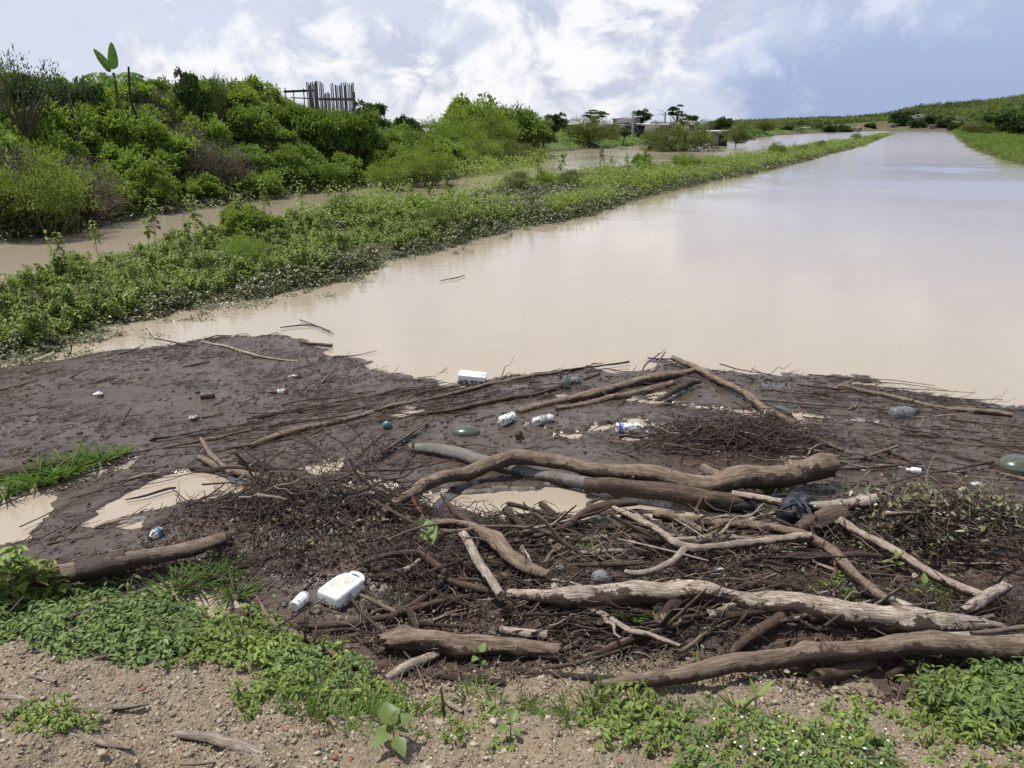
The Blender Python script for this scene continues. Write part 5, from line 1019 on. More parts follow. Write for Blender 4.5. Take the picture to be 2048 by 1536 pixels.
# loose crooked sticks: a dozen shapes, copied over the pile and the silt
def stick_proto(name, L, r, m, crook, fork, mud):
    n = max(14, int(L/.02)); t = np.linspace(0, 1, n); SEED[0] += 1
    C = np.stack([(t-.5)*L, crook*L*fbm(t*3, t*0+SEED[0], o=2), .35*crook*L*fbm(t*3+9, t*0+SEED[0], o=2)], 1); rr = r*(1-.55*t)
    o = sweep(name, C, rr, M[m], seed=SEED[0], mud=mud, sides=9, jag=(r*.8, r*.6), knots=3, rough=1.1); o.location = (0, -400, -50); KIDS[o.name] = list(o.children)
    if fork:
        i0 = int(n*R.uniform(.35, .6)); a = R.uniform(.4, .9)*(1 if R.random() < .5 else -1); k = int(n*.4); q = np.linspace(0, 1, k)[:, None]
        C2 = C[i0]+q*L*.35*np.array([[cos(a), sin(a), .25]])+np.array([[0, 1, 0]])*.04*L*fbm(q[:, 0]*4, q[:, 0]*0+3, o=2)[:, None]; sb = sweep('side_branch', C2, rr[i0]*.75*(1-.6*q[:, 0]), M[m], o, seed=SEED[0]+50, mud=mud, sides=8, knots=1); kid(o, sb); KIDS[sb.name] = list(sb.children)
    return o
PS = [stick_proto('loose_stick', .55, .011, 'brown', .12, True, .4), stick_proto('loose_stick', .40, .008, 'tan', .16, True, .35), stick_proto('loose_stick', .75, .013, 'tan', .10, True, .45), stick_proto('loose_stick', .32, .012, 'pale', .10, False, .35), stick_proto('loose_stick', .50, .007, 'pale', .14, True, .3),
      stick_proto('loose_stick', .62, .009, 'darkw', .12, True, .5), stick_proto('loose_stick', .28, .015, 'brown', .08, False, .5), stick_proto('loose_stick', .9, .010, 'brown', .07, True, .5), stick_proto('loose_stick', .35, .006, 'darkw', .18, True, .5), stick_proto('loose_stick', .22, .018, 'pale', .05, False, .4)]
PL = [stick_proto('thin_pole', 1.3, .007, 'brown', .035, False, .55), stick_proto('thin_pole', .9, .006, 'darkw', .05, True, .6), stick_proto('thin_pole', 1.6, .008, 'tan', .03, False, .6), stick_proto('thin_pole', .7, .005, 'brown', .06, True, .5)]
KEEP = [(*G(a, b)[:2], r) for a, b, r in ((655, 1190, .24), (705, 1175, .26), (600, 1203, .17), (1014, 838, .16), (1086, 840, .16), (1258, 857, .18), (932, 857, .16), (1200, 1155, .10), (850, 1082, .10))]
def strew(protos, poly, n, amean, asd, zr, tilt, label, group, mind=.05, s0=.6, s1=1.15):
    for x, y in scatter([tuple(Z0(*p)) for p in poly], n, mind, tries=150):
        k = R.integers(0, len(protos))
        if any(math.hypot(x-a, y-b) < r+(.10 if protos is not PS else .02) for a, b, r in KEEP): continue
        o = copy_tree(protos[k]); z = max(0, float(hbase(np.array([x]), np.array([y]))[0])); s = R.uniform(s0, s1)
        o.location = (x, y, z+.006+zr*R.random()); o.rotation_euler = (R.uniform(0, 6.28), R.normal(0, tilt), R.normal(amean, asd)); o.scale = (s, s, s); tag(o, label, 'stick', group)
PD_ = [stick_proto('driftwood_piece', .75, .026, 'pale', .07, True, .42), stick_proto('driftwood_piece', .6, .032, 'tan', .06, True, .5), stick_proto('driftwood_piece', .9, .022, 'tan', .08, True, .45), stick_proto('driftwood_piece', .5, .028, 'brown', .06, False, .55), stick_proto('driftwood_piece', 1.1, .02, 'pale', .05, True, .38)]
strew(PD_, [(1000, 1060), (1300, 1035), (1700, 1090), (1800, 1200), (1400, 1170), (1040, 1170)], 20, -.1, .45, .10, .07, 'mid-sized driftwood piece wedged in the middle of the pile', 'driftwood pieces in the middle of the pile', .16, .7, 1.1)
strew(PD_, [(1050, 1225), (1500, 1225), (1950, 1265), (2048, 1285), (1500, 1300), (1150, 1330)], 15, .1, .35, .05, .05, 'mid-sized driftwood piece between the two longest near trunks', 'driftwood pieces between the near trunks', .16, .6, 1.0)
strew(PD_, [(640, 1180), (900, 1080), (1000, 1180), (900, 1270), (620, 1290)], 9, .3, .5, .04, .06, 'mid-sized driftwood piece right of the white jug', 'driftwood pieces right of the jug', .18, .5, .9)
strew(PS, [(740, 1060), (900, 1100), (1000, 1190), (900, 1290), (700, 1300), (560, 1260), (640, 1180), (860, 1130)], 46, .2, .7, .07, .14, 'crooked muddy stick in the left part of the pile around the jug and shaggy roots', 'loose sticks left in the pile')
strew(PS, [(1000, 1060), (1300, 1030), (1700, 1080), (1750, 1190), (1400, 1180), (1040, 1180)], 72, -.15, .6, .12, .14, 'crooked stick tangled around the Y-shaped branch in the middle of the pile', 'loose sticks in the middle of the pile')
strew(PS, [(1040, 1215), (1500, 1215), (1900, 1265), (2048, 1280), (1500, 1300), (1150, 1340), (1080, 1290)], 60, .1, .45, .05, .10, 'crooked stick in the dark debris between the two longest near trunks', 'loose sticks between the near trunks')
strew(PS, [(1700, 1000), (2048, 1060), (2048, 1180), (1850, 1150), (1720, 1080)], 34, -.2, .8, .16, .25, 'crooked stick caught in the leafy heap at the right', 'loose sticks in the leafy heap')
strew(PS, [(440, 960), (760, 960), (860, 1060), (700, 1120), (460, 1090)], 42, .0, .9, .20, .30, 'crooked stick caught in the brush heap at the left', 'loose sticks in the brush heap')
strew(PS[:5]+PS[8:9], [(1280, 870), (1640, 860), (1680, 930), (1300, 925)], 30, .15, .4, .10, .16, 'crooked thin stick in the twig nest behind the curved trunk', 'loose sticks in the twig nest')
strew(PL, [(380, 880), (700, 790), (1000, 762), (1150, 740), (1050, 800), (700, 860), (420, 930)], 46, .42, .14, .01, .02, 'thin muddy pole lying with the current left of the two cans', 'thin poles on the left silt', .08)
strew(PL, [(1420, 750), (1750, 762), (2048, 830), (2100, 980), (1900, 960), (1650, 870)], 52, -.32, .16, .01, .02, 'thin muddy pole lying with the current on the right silt', 'thin poles on the right silt', .08)
strew(PL+PS[8:9], [(0, 960), (400, 870), (520, 900), (250, 1010), (100, 1100), (0, 1120)], 15, .5, .4, .01, .02, 'thin muddy pole between the left puddles', 'thin poles between the left puddles', .08, .4, .9)
strew(PS, [(1050, 740), (1300, 725), (1400, 760), (1300, 830), (1060, 830)], 22, .5, .5, .02, .08, 'crooked stick near the shore tip around the parallel pale logs', 'loose sticks at the shore tip', .06, .4, .9)
for p in PS+PL+PD_: drop(p)

# ------------------------------------------------------------ twig heaps, litter, gravel
def heapz(x, y): return np.maximum(hbase(x, y), 0)
def heap(name, px, py, rx, ry, n, hgt, m, lmin=.10, lmax=.4, r=.0035, rise=.3, ang=None, kind='stuff'):
    c = Z0(px, py); u = R.normal(0, .5, (n*2, 2)); x = c[0]+u[:, 0]*rx; y = c[1]+u[:, 1]*ry; ok = np.all([np.hypot(x-a, y-b) > r*.8 for a, b, r in KEEP], 0); u = u[ok][:n]; x = x[ok][:n]; y = y[ok][:n]; n = len(x); L = R.uniform(lmin, lmax, n)
    a = R.uniform(0, pi, n) if ang is None else R.normal(ang, .55, n); e = R.normal(0, rise, n)
    D = np.stack([np.cos(a)*np.cos(e), np.sin(a)*np.cos(e), np.sin(e)], 1)*L[:, None]/2
    z = heapz(x, y)+np.abs(R.normal(0, .5, n))*hgt*np.exp(-(u**2).sum(1))+np.abs(D[:, 2])*.8+.005; C = np.stack([x, y, z], 1)
    rr = r*R.uniform(.5, 1.6, n)
    return tag(mk(name, *sticks(C-D, C+D, rr, rr*.5, 4, .12), M[m]), kind=kind)
heap('brush_heap', 650, 1050, .85, .38, 1000, .15, 'twig', .05, .25, .0035, .3); heap('brush_heap', 640, 1000, .7, .35, 130, .22, 'twigp', rise=.5)
heap('brush_heap', 690, 930, .5, .35, 34, .16, 'twig', .3, .7, .004, .45)
heap('brush_heap', 1480, 890, .75, .28, 620, .13, 'twig', .15, .6, .0035, .22, .15); heap('brush_heap', 1480, 890, .7, .26, 90, .13, 'twigp', .15, .5, .003, .25, .15)
heap('brush_heap', 1870, 1080, .75, .42, 800, .15, 'twig', .05, .25, .0035, .3); heap('brush_heap', 1870, 1060, .7, .36, 170, .18, 'twigp', rise=.4)
heap('brush_heap', 1400, 1120, 1.1, .35, 650, .09, 'twig', .04, .22, .003, .25, .1); heap('brush_heap', 1350, 1120, 1.2, .35, 170, .12, 'twigp', rise=.35)
heap('brush_heap', 1400, 1260, 1.3, .35, 650, .06, 'twig', .04, .25, .003, .3, .1); heap('brush_heap', 1300, 1240, 1.4, .4, 130, .06, 'twigp', .05, .3, .003, .25, .1)
heap('brush_heap', 900, 1170, .8, .30, 500, .08, 'twig', .05, .3, .003, .35); heap('brush_heap', 1040, 1068, .5, .12, 300, .05, 'twig', .05, .3, .003, .3, .1)
heap('brush_heap', 1410, 990, .35, .12, 260, .12, 'twigp', .05, .2, .0025, .5); heap('brush_heap', 1850, 1240, .7, .2, 300, .06, 'twig', .05, .3)
heap('brush_heap', 700, 1290, 1.0, .25, 160, .04, 'twigp', .05, .25, .0028, .25); heap('brush_heap', 1200, 1380, 1.6, .25, 260, .02, 'twigp', .04, .2, .0025, .2); heap('brush_heap', 480, 1150, .9, .3, 420, .04, 'twig', .04, .22, .0025, .2, .3)
# small debris drifting on the silt, combed along the current
def flow(x, y): return np.where(x < .3, .42-.10*x, -.30-.05*x)+.25*np.sin(y*.9+x*.5)
n = 42000; x = R.uniform(-7, 8.5, n); y = R.uniform(2.9, 9.3, n); k = (sdist(MAT_POLY, x, y) > .08) & (hnear(x, y) > .0); dens_ = fbm(x*.6, y*2.0, s=1.6, o=3, seed=91); k &= R.random(n) < np.clip(.52+dens_*1.3, .08, 1); x, y = x[k], y[k]; n = len(x)
L = np.exp(R.normal(-3.15, .75, n)).clip(.012, .5); a = flow(x, y)+R.normal(0, .30, n)+(R.random(n) < .15)*R.uniform(-1.5, 1.5, n); e = np.abs(R.normal(0, .06, n))+(R.random(n) < .05)*R.uniform(.2, 1.0, n)
D = np.stack([np.cos(a)*np.cos(e), np.sin(a)*np.cos(e), np.sin(e)], 1)*L[:, None]; P0 = np.stack([x, y, hnear(x, y)+.005], 1); rr = (.0026+.0036*R.random(n))*(1+1.2*(L > .2))
k = R.random(n) < .93; tag(mk('drift_litter', *sticks(P0[k], (P0+D)[k], rr[k], rr[k]*.5, 3, .05), M['twig']), kind='stuff'); k = ~k; tag(mk('drift_litter', *sticks(P0[k], (P0+D)[k], rr[k], rr[k]*.5, 3, .05), M['twigp']), kind='stuff')
def silt_clots():
    n = 9000; x = R.uniform(-7, 8.5, n); y = R.uniform(2.9, 9.3, n); h = hnear(x, y); k = (sdist(MAT_POLY, x, y) > .05) & (h > .0) & (fbm(x, y, s=1.3, o=3, seed=92)+.5*R.random(n) > .25); x, y, h = x[k], y[k], h[k]
    return tag(mk('silt_clots', *pebbles(np.stack([x, y, h+.002], 1), np.exp(R.normal(-4.6, .45, len(x))).clip(.004, .028)), M['twig']), kind='stuff')
def pebbles(P, s, flat=.6):
    """small irregular stones: perturbed octahedra with split edges"""
    b0 = np.array([(1, 0, 0), (-1, 0, 0), (0, 1, 0), (0, -1, 0), (0, 0, 1), (0, 0, -1), (.7, .7, 0), (-.7, .7, 0), (-.7, -.7, 0), (.7, -.7, 0), (.6, 0, .6), (-.6, 0, .6), (0, .6, .6), (0, -.6, .6)], float)
    f0 = np.array([(4, 10, 12), (4, 12, 11), (4, 11, 13), (4, 13, 10), (10, 0, 6), (10, 6, 12), (12, 6, 2), (12, 2, 7), (12, 7, 11), (11, 7, 1), (11, 1, 8), (11, 8, 13), (13, 8, 3), (13, 3, 9), (13, 9, 10), (10, 9, 0), (0, 5, 6), (6, 5, 2), (2, 5, 7), (7, 5, 1), (1, 5, 8), (8, 5, 3), (3, 5, 9), (9, 5, 0)])
    n = len(P); a = R.uniform(0, 6.28, n); sc = np.stack([R.uniform(.7, 1.3, n), R.uniform(.6, 1.1, n), R.uniform(.4, .8, n)*flat/.6], 1)
    V = b0[None]*(1+R.normal(0, .14, (n, 14, 1)))*sc[:, None]*np.asarray(s)[:, None, None]; c, s_ = np.cos(a)[:, None], np.sin(a)[:, None]
    V = np.stack([V[..., 0]*c-V[..., 1]*s_, V[..., 0]*s_+V[..., 1]*c, V[..., 2]], -1)+P[:, None]
    return V.reshape(-1, 3), (np.arange(n)[:, None, None]*14+f0[None]).reshape(-1, 3)
m, nt, out = mat('gravel_stone'); g = nd(nt, 'ShaderNodeNewGeometry'); rc = g.outputs['Random Per Island']
c = mixc(nt, rc, (.16, .13, .09), (.50, .44, .34)); c = mixc(nt, sstep(nt, rc, .985, .99), c, (.30, .11, .055)); c = mixc(nt, mth(nt, 'MULTIPLY', sstep(nt, noise(nt, g.outputs['Position'], 60, 4), .45, .6), .6), c, (.17, .115, .07))
p = principled(nt, col=c, rough=.8, spec=.3, normal=bump(nt, noise(nt, g.outputs['Position'], 150, 3), .4, .002)); nt.links.new(p.outputs[0], out.inputs[0]); M['gravel'] = m
n = 60000; x = R.uniform(-2.6, 2.8, n); y = R.uniform(1.3, 3.3, n); s = foot(x)-y; k = (s > .05+.25*R.random(n)) & (fbm(x, y, s=1.8, o=3, seed=45)+.35*R.random(n)-.12*sm(x, .4, 1.5)*2 > -.12); x, y = x[k], y[k]
tag(mk('gravel', *pebbles(np.stack([x, y, hnear(x, y)+.001], 1), np.exp(R.normal(-5.45, .5, len(x))).clip(.0025, .017)), M['gravel']), kind='stuff')
n = 9000; x = R.uniform(-4.5, 5, n); y = R.uniform(2.6, 4.6, n); k = heapz(x, y) > .035; x, y = x[k], y[k]
tag(mk('soil_crumbs', *pebbles(np.stack([x, y, hnear(x, y)+.002], 1), np.exp(R.normal(-5.0, .5, len(x))).clip(.003, .02)), M['darkw']), kind='stuff') if False else None
# crumbs of soil over the heaps
m = simple('soil_crumb', (.065, .042, .030), .8, .2, .5, 6); n = 70000; x = R.uniform(-4.5, 5, n); y = R.uniform(2.6, 4.8, n); k = (heapz(x, y) > .035) & (foot(x)-y < .3); x, y = x[k], y[k]
tag(mk('soil_crumbs', *pebbles(np.stack([x, y, hnear(x, y)+.002], 1), np.exp(R.normal(-5.2, .45, len(x))).clip(.0025, .016)), m), kind='stuff')
silt_clots()
# single stones and brick bits on the gravel
for px, py, s, mm, lb in [(440, 1442, .020, 'stone', 'whitish rounded stone on the gravel above the thick dry stick'), (312, 1408, .016, 'stone', 'grey-green stone at the tip of the dry forked stick'), (275, 1435, .012, 'stone', 'small pale stone below the tip of the forked stick'), (1118, 1412, .020, 'stone', 'white speckled stone in front of the dark root'),
                          (390, 1345, .014, 'stone', 'pale stone under the edge of the creepers'), (470, 1365, .018, 'stone', 'flat pale stone right of the creepers'), (70, 1422, .010, 'brick', 'round reddish pebble under the forked stick'), (285, 1378, .016, 'brick', 'orange brick bit in the middle of the left gravel'), (630, 1470, .018, 'brick', 'orange brick bit above the thin stick'),
                          (700, 1520, .014, 'brick', 'red brick bit left of the broad-leaved seedling'), (670, 1515, .014, 'brick', 'orange brick bit near the bottom edge'), (832, 1483, .012, 'brick', 'orange brick bit right of the broad-leaved seedling'), (684, 1442, .010, 'brick', 'small orange brick chip above the others'), (885, 1495, .018, 'stone', 'pale stone right of the broad-leaved seedling'),
                          (205, 1505, .020, 'stone', 'tan flat stone below the thin split stick'), (672, 1285, .016, 'stone', 'dark grey round stone beside the crooked branch'), (880, 1445, .022, 'stone', 'pale stone at the foot of the small upright stick'), (1245, 1395, .026, 'stone', 'tan rounded stone in front of the longest trunk'), (90, 1500, .016, 'stone', 'pale stone at the lower left of the gravel')]:
    q = G(px, py, s*.4); o = mk('stone' if mm == 'stone' else 'brick_bit', *pebbles(np.zeros((1, 3)), [s]), M[mm], smooth=False); o.location = q; tag(o, lb, 'stone' if mm == 'stone' else 'brick')
# scattered pale leaves on the debris
def litter(px, py, rx, ry, n, m, L=.03, W=.018, hgt=.05, name='fallen_leaves'):
    c = Z0(px, py); u = R.normal(0, .5, (n, 2)); x = c[0]+u[:, 0]*rx; y = c[1]+u[:, 1]*ry; z = hnear(x, y)+R.random(n)*hgt+.006
    D = np.stack([R.normal(0, 1, n), R.normal(0, 1, n), R.normal(0, .3, n)], 1); V, F = leaves(np.stack([x, y, z], 1), D, np.array([0, 0, 1.])+unit(n)*.6, L*R.uniform(.5, 1.3, n), W*R.uniform(.6, 1.2, n), 'f', .2)
    return tag(mk(name, V, F, M[m]), kind='stuff')
litter(660, 1100, .55, .3, 190, 'litter', hgt=.12); litter(1400, 1250, 1.3, .35, 300, 'litter'); litter(1420, 990, .5, .12, 90, 'litter', hgt=.14); litter(1870, 1060, .75, .35, 190, 'litter', hgt=.2); litter(1870, 1090, .75, .35, 420, 'muddy', .045, .025, .2)
litter(1200, 1090, .7, .15, 160, 'muddy', .04, .022, .04); litter(1700, 1120, .8, .25, 260, 'litter', .03, .02, .08); litter(760, 1240, .7, .2, 180, 'litter', .028, .016, .05); litter(460, 1130, .7, .25, 170, 'litter', .025, .014, .04); litter(1150, 1370, 1.0, .2, 220, 'litter', .02, .012, .02); litter(1650, 1400, .7, .2, 120, 'litter', .03, .018, .03)
# ------------------------------------------------------------ rubbish in the silt
def place_axis(o, A, B, up=0.0):
    d = Vector(B)-Vector(A); o.location = Vector(A)+Vector((0, 0, up)); o.rotation_mode = 'QUATERNION'; o.rotation_quaternion = d.to_track_quat('X', 'Z'); return d.length
def lathe(prof, sides=20, dent=0.0, seed=0, flat=1.0):
    p = np.array(prof, float); n = len(p); a = np.arange(sides)*2*pi/sides; rs = np.random.default_rng(seed)
    rr = p[:, 1][:, None]*(1+dent*fbm(p[:, 0][:, None]*12+0*a[None], np.cos(a)[None]*1.3+0*p[:, :1], np.sin(a)[None]*1.3+0*p[:, :1], o=3, seed=seed))
    V = np.stack([p[:, 0][:, None]+0*rr, rr*np.cos(a)[None], rr*np.sin(a)[None]*flat], -1).reshape(-1, 3)
    i = np.arange(n)[:, None]*sides+np.arange(sides)[None]; j = np.roll(i, -1, 1); return V, np.stack([i[:-1].ravel(), j[:-1].ravel(), j[1:].ravel(), i[1:].ravel()], 1)
def bottle(name, label, a, b, rpx, prof, m, bands=(), cap=None, cat='bottle', dent=.035, sink=.3, flat=1.0):
    """prof: (t, radius factor) along the axis from a to b"""
    A = G(*a, .02); dist = np.linalg.norm(A-np.array([0, 0, CH])); r = rpx*1.12/FPX*dist; A = G(*a, r*(1-sink)); B = G(*b, r*(1-sink))
    o = empty(name); L = place_axis(o, A, B); SEED[0] += 1
    fine = []
    for (t0, r0), (t1, r1) in zip(prof[:-1], prof[1:]):
        k = max(2, int((t1-t0)*24)); fine += [(L*(t0+(t1-t0)*i/k), r*(r0+(r1-r0)*(i/k))) for i in range(k)]
    fine.append((L*prof[-1][0], r*prof[-1][1])); V, F = lathe(fine, 22, dent, SEED[0], flat); mk('body', V, F, M[m], o, smooth=True)
    for t0, t1, f, mm in bands: V, F = lathe([(L*t0, r*f*.9), (L*t0, r*f*1.045), (L*(t0+t1)/2, r*f*1.05), (L*t1, r*f*1.045), (L*t1, r*f*.9)], 22, dent, SEED[0], flat); mk('band', V, F, M[mm], o, smooth=False)
    if cap: t0, t1, f, mm = cap; V, F = lathe([(L*t0, 0), (L*t0, r*f), (L*(t0+t1)/2, r*f*1.02), (L*t1, r*f*.96), (L*t1, 0)], 16); mk('cap', V, F, M[mm], o)
    return tag(o, label, cat)
BOT = [(0, 0), (0, .85), (.04, 1), (.62, 1), (.78, .72), (.86, .36), (.97, .34), (.97, 0)]
CAN = [(0, 0), (.01, .72), (.07, 1), (.9, 1), (.98, .78), (.985, .66), (.97, 0)]
bottle('bottle', 'white bottle with blue bands at its open left end, lying across the silt', (1232, 857), (1288, 856), 9.5, [(.04, .0), (.03, .55), (0, .62), (0, .92), (.03, 1.05), (.22, 1.05), (.25, 1), (.82, .98), (.86, .8), (.88, .62), (.96, .6), (.96, 0)], 'plasticdirty', [(.08, .15, 1.045, 'blue'), (.18, .205, 1.045, 'blue')], (.93, 1.0, .5, 'plasticdirty'))
bottle('can', 'muddy white can tilted up to the right, left of the silver one', (1000, 845), (1028, 832), 9.5, CAN, 'plasticdirty', cat='can', dent=.05)
bottle('can', 'silvery white dented can right of the muddy white one', (1066, 845), (1106, 835), 8, CAN, 'plasticdirty', [(.3, .62, 1.0, 'concrete')], cat='can', dent=.08)
bottle('bottle', 'small clear bottle beside the grey-green bag near the shore', (1143, 760), (1168, 762), 6, BOT, 'clear', dent=.15)
bottle('bottle', 'slim muddy glass bottle with a brown label on the left silt', (574, 783), (534, 784), 4.3, [(0, 0), (0, .9), (.5, 1), (.62, .8), (.75, .4), (1, .34), (1, 0)], 'redbrown', [(.12, .45, 1.0, 'plasticdirty')])
bottle('bottle', 'stubby muddy red bottle left of the slim glass one', (400, 793), (430, 790), 5, CAN, 'redbrown', dent=.2)
bottle('bottle', 'small blue and white bottle lying in the lower left silt', (322, 1062), (298, 1078), 9, [(0, 0), (0, .8), (.08, 1), (.55, 1), (.78, .55), (.85, .4), (1, .38), (1, 0)], 'plasticdirty', [(.12, .5, 1.0, 'bluegrey')], (.9, 1.0, .45, 'capdark'))
bottle('bottle', 'small white ribbed bottle lying just left of the white jug', (612, 1192), (588, 1214), 10.5, [(0, 0), (0, .8), (.07, 1), (.55, 1), (.57, .9), (.60, 1), (.74, .95), (.76, .8), (.79, .9), (1, .85), (1, .6), (.95, 0)], 'plastic', [(.12, .16, 1.0, 'bluegrey')], dent=.03)
bottle('bottle', 'crumpled clear bottle with a dark cap near the right shore', (1783, 828), (1835, 822), 9.5, BOT, 'clear', cap=(.9, 1.02, .48, 'capdark'), dent=.2)
bottle('bottle', 'tiny broken white tube on the right silt beside thin branches', (1841, 942), (1812, 939), 5, [(0, 0), (0, 1), (.6, 1), (.7, .5), (1, .45), (1, 0)], 'plastic', dent=.12)
bottle('bottle', 'clear rounded bottle bottom poking up between the logs', (1203, 1168, ), (1198, 1146), 17, [(0, 0), (.0, .9), (.3, 1.0), (.62, .92), (.82, .62), (.86, .3), (1.0, .26), (1.0, 0)], 'clear', dent=.1, sink=.0)
bottle('can', 'flattened pale tin in the debris by the brown stick', (1112, 1137), (1130, 1136), 6, CAN, 'clear', cat='can', dent=.25)
# grey-green bag, blue wrapper, scraps
def blobm(name, label, px, py, wpx, hpx, m, cat, depth=1.0, amp=.22, s=6, z=.2, cone=0.0):
    q = G(px, py, .01); dist = np.linalg.norm(q-np.array([0, 0, CH])); a = wpx/2/FPX*dist; c = hpx/FPX*dist; nu, nv = 28, 14
    U, W_ = np.meshgrid(np.arange(nu)*2*pi/nu, np.linspace(-pi/2, pi/2, nv)); X = np.cos(W_)*np.cos(U); Y = np.cos(W_)*np.sin(U); Zz = np.sin(W_)
    k = 1+amp*fbm(X*1.5+px, Y*1.5, Zz*1.5, o=3, seed=int(px)); k *= 1-cone*np.clip(Zz, 0, 1)**1.0
    V = np.stack([X*a*k, Y*a*depth*k, Zz*c*.5*(1+amp*.5*fbm(X*2, Y*2, Zz*2+py, o=2))+c*z], -1).reshape(-1, 3)
    i = np.arange(nv)[:, None]*nu+np.arange(nu)[None]; j = np.roll(i, -1, 1); F = np.stack([i[:-1].ravel(), j[:-1].ravel(), j[1:].ravel(), i[1:].ravel()], 1)
    o = mk(name, V, F, M[m], smooth=True); o.location = q; return tag(o, label, cat)
blobm('melon', 'green melon half sunk in the silt above the palm trunk', 932, 862, 56, 26, 'melon', 'melon', .8, .05, z=-.1)
blobm('melon', 'green melon half sunk beside the straight shore log', 1557, 826, 50, 22, 'melon', 'melon', .8, .05, z=.05)
blobm('melon', 'green melon half sunk at the right edge of the frame', 2038, 935, 66, 36, 'melon', 'melon', .85, .05, z=.05)
blobm('plastic_bag', 'knotted grey-green plastic bag standing near the shore', 1131, 774, 20, 30, 'greenplastic', 'bag', .7, .25, z=.35, cone=.65)
blobm('wrapper', 'crumpled blue wrapper left of the rotten plank', 774, 855, 18, 16, 'bluegrey', 'wrapper', .7, .5, z=.3)
blobm('plastic_scrap', 'white plastic scrap alone in the open silt on the left', 198, 791, 17, 8, 'plasticdirty', 'scrap', .6, .5, z=.3)
blobm('plastic_scrap', 'small pale foam bit stuck in the left silt', 388, 838, 20, 10, 'foamside', 'scrap', .6, .6, z=.2)
blobm('plastic_scrap', 'pale scrap on the silt above the slim glass bottle', 590, 754, 24, 6, 'foamside', 'scrap', .5, .6, z=.2)
blobm('plastic_scrap', 'white crumpled scrap beside the long poles at the right', 1955, 972, 22, 10, 'foamside', 'scrap', .6, .6, z=.2)
blobm('plastic_scrap', 'white scrap among the dark debris behind the bleached trunk', 1438, 1143, 16, 9, 'plastic', 'scrap', .6, .5, z=.5)
blobm('mud_clod', 'round muddy clod between the two cans and the bottle', 1037, 870, 17, 18, 'darkw', 'clod', .9, .3, z=.3) if False else blobm('coconut', 'dark round husk in front of the two cans', 1037, 874, 18, 20, 'trunk', 'husk', .9, .2, z=.3)
blobm('mud_lump', 'rounded brown mud lump at the left foot of the brush heap', 446, 1085, 36, 26, 'lump', 'lump', .8, .2, z=.3)
blobm('net_bag', 'dark netting lump under the bark trunk at the strap bag', 1478, 1018, 60, 26, 'capdark', 'net', .6, .4, z=.4)
# foam slab
A, B, C_ = G(917, 768, 0), G(928, 757, 0), G(975, 763, 0); o = empty('foam_slab', G(944, 763, 0), -.12); ws = np.linalg.norm(G(975, 763)-G(915, 766))
import bmesh
def bbox(name, sz, m, parent, loc=(0, 0, 0), bev=.01, seg=2, taper=1.0, rough=0.0, seed=0, fx=None):
    bm = bmesh.new(); bmesh.ops.create_cube(bm, size=1.0)
    for v in bm.verts: v.co = Vector((v.co.x*sz[0], v.co.y*sz[1]*(taper if v.co.x > 0 else 1), v.co.z*sz[2]))
    bmesh.ops.bevel(bm, geom=bm.edges[:], offset=bev, segments=seg, profile=.5, affect='EDGES')
    if rough: bmesh.ops.subdivide_edges(bm, edges=bm.edges[:], cuts=3, use_grid_fill=True)
    co = np.array([v.co for v in bm.verts])
    if rough:
        dn = fbm(co[:, 0], co[:, 1], co[:, 2], s=18, o=3, seed=seed)*rough
        for v, d_ in zip(bm.verts, dn): v.co *= 1+d_
    if fx: fx(bm)
    for f in bm.faces: f.smooth = seg > 2
    me = bpy.data.meshes.new(name); bm.to_mesh(me); bm.free(); me.materials.append(M[m]); o_ = bpy.data.objects.new(name, me); COL.objects.link(o_); o_.parent = parent; o_.location = loc; return o_
bbox('top_layer', (ws*.92, ws*.52, .05), 'foam', o, (0, 0, .062), .008, 2, 1, .03, 3); bbox('lower_edge', (ws*.90, ws*.50, .05), 'foamside', o, (0, 0, .014), .008, 2, 1, .05, 4); o.rotation_euler = (.03, .09, -.05)
tag(o, 'white foam slab with a muddy edge stranded at the canal shore', 'foam slab')
# white jug lying on its side
A, B, C_ = G(634, 1210), G(688, 1214), G(738, 1172); ax = C_-B; ax[2] = 0; Lj = np.linalg.norm(ax)*1.12; wj = np.linalg.norm(A-B)*1.05; yaw = atan2(ax[1], ax[0]); mid = (A+B)/2+ax*.47
o = empty('jug', (mid[0], mid[1], float(hbase(mid[0], mid[1]))-.005), yaw); hj = .088
def fx(bm):
    for v in bm.verts:
        t = (v.co.x/Lj+.5); k = 1-.30*max(0, (t-.80)/.20)**1.5; v.co.y *= k
        if v.co.z > 0: v.co.z *= 1-.22*max(0, (t-.75)/.25)**1.6; v.co.z += .006*sin(min(1, t)*pi)
bbox('body', (Lj, wj, hj*.80), 'plastic', o, (0, 0, hj*.58), .020, 5, 1, .006, 2, fx); bbox('lower_half', (Lj*.985, wj*.985, hj*.5), 'plasticdirty', o, (0, 0, hj*.25), .016, 4, 1, .006, 3)
bbox('label_panel', (Lj*.50, wj*.58, .006), 'labelp', o, (Lj*.02, wj*.03, hj*.985+.004), .0025, 2)
hp_ = catmull(np.array([[Lj*.46, wj*.30, hj*.62], [Lj*.56, wj*.30, hj*.72], [Lj*.62, wj*.18, hj*.74], [Lj*.635, wj*.0, hj*.70], [Lj*.60, -wj*.18, hj*.62], [Lj*.50, -wj*.26, hj*.5]]), 26)
V = []; D_, A_0, B_0 = frame(np.gradient(hp_, axis=0)); aa = np.arange(10)*2*pi/10; V = (hp_[:, None]+.013*(A_0[:, None]*np.cos(aa)[None, :, None]+B_0[:, None]*np.sin(aa)[None, :, None]*.8)).reshape(-1, 3)
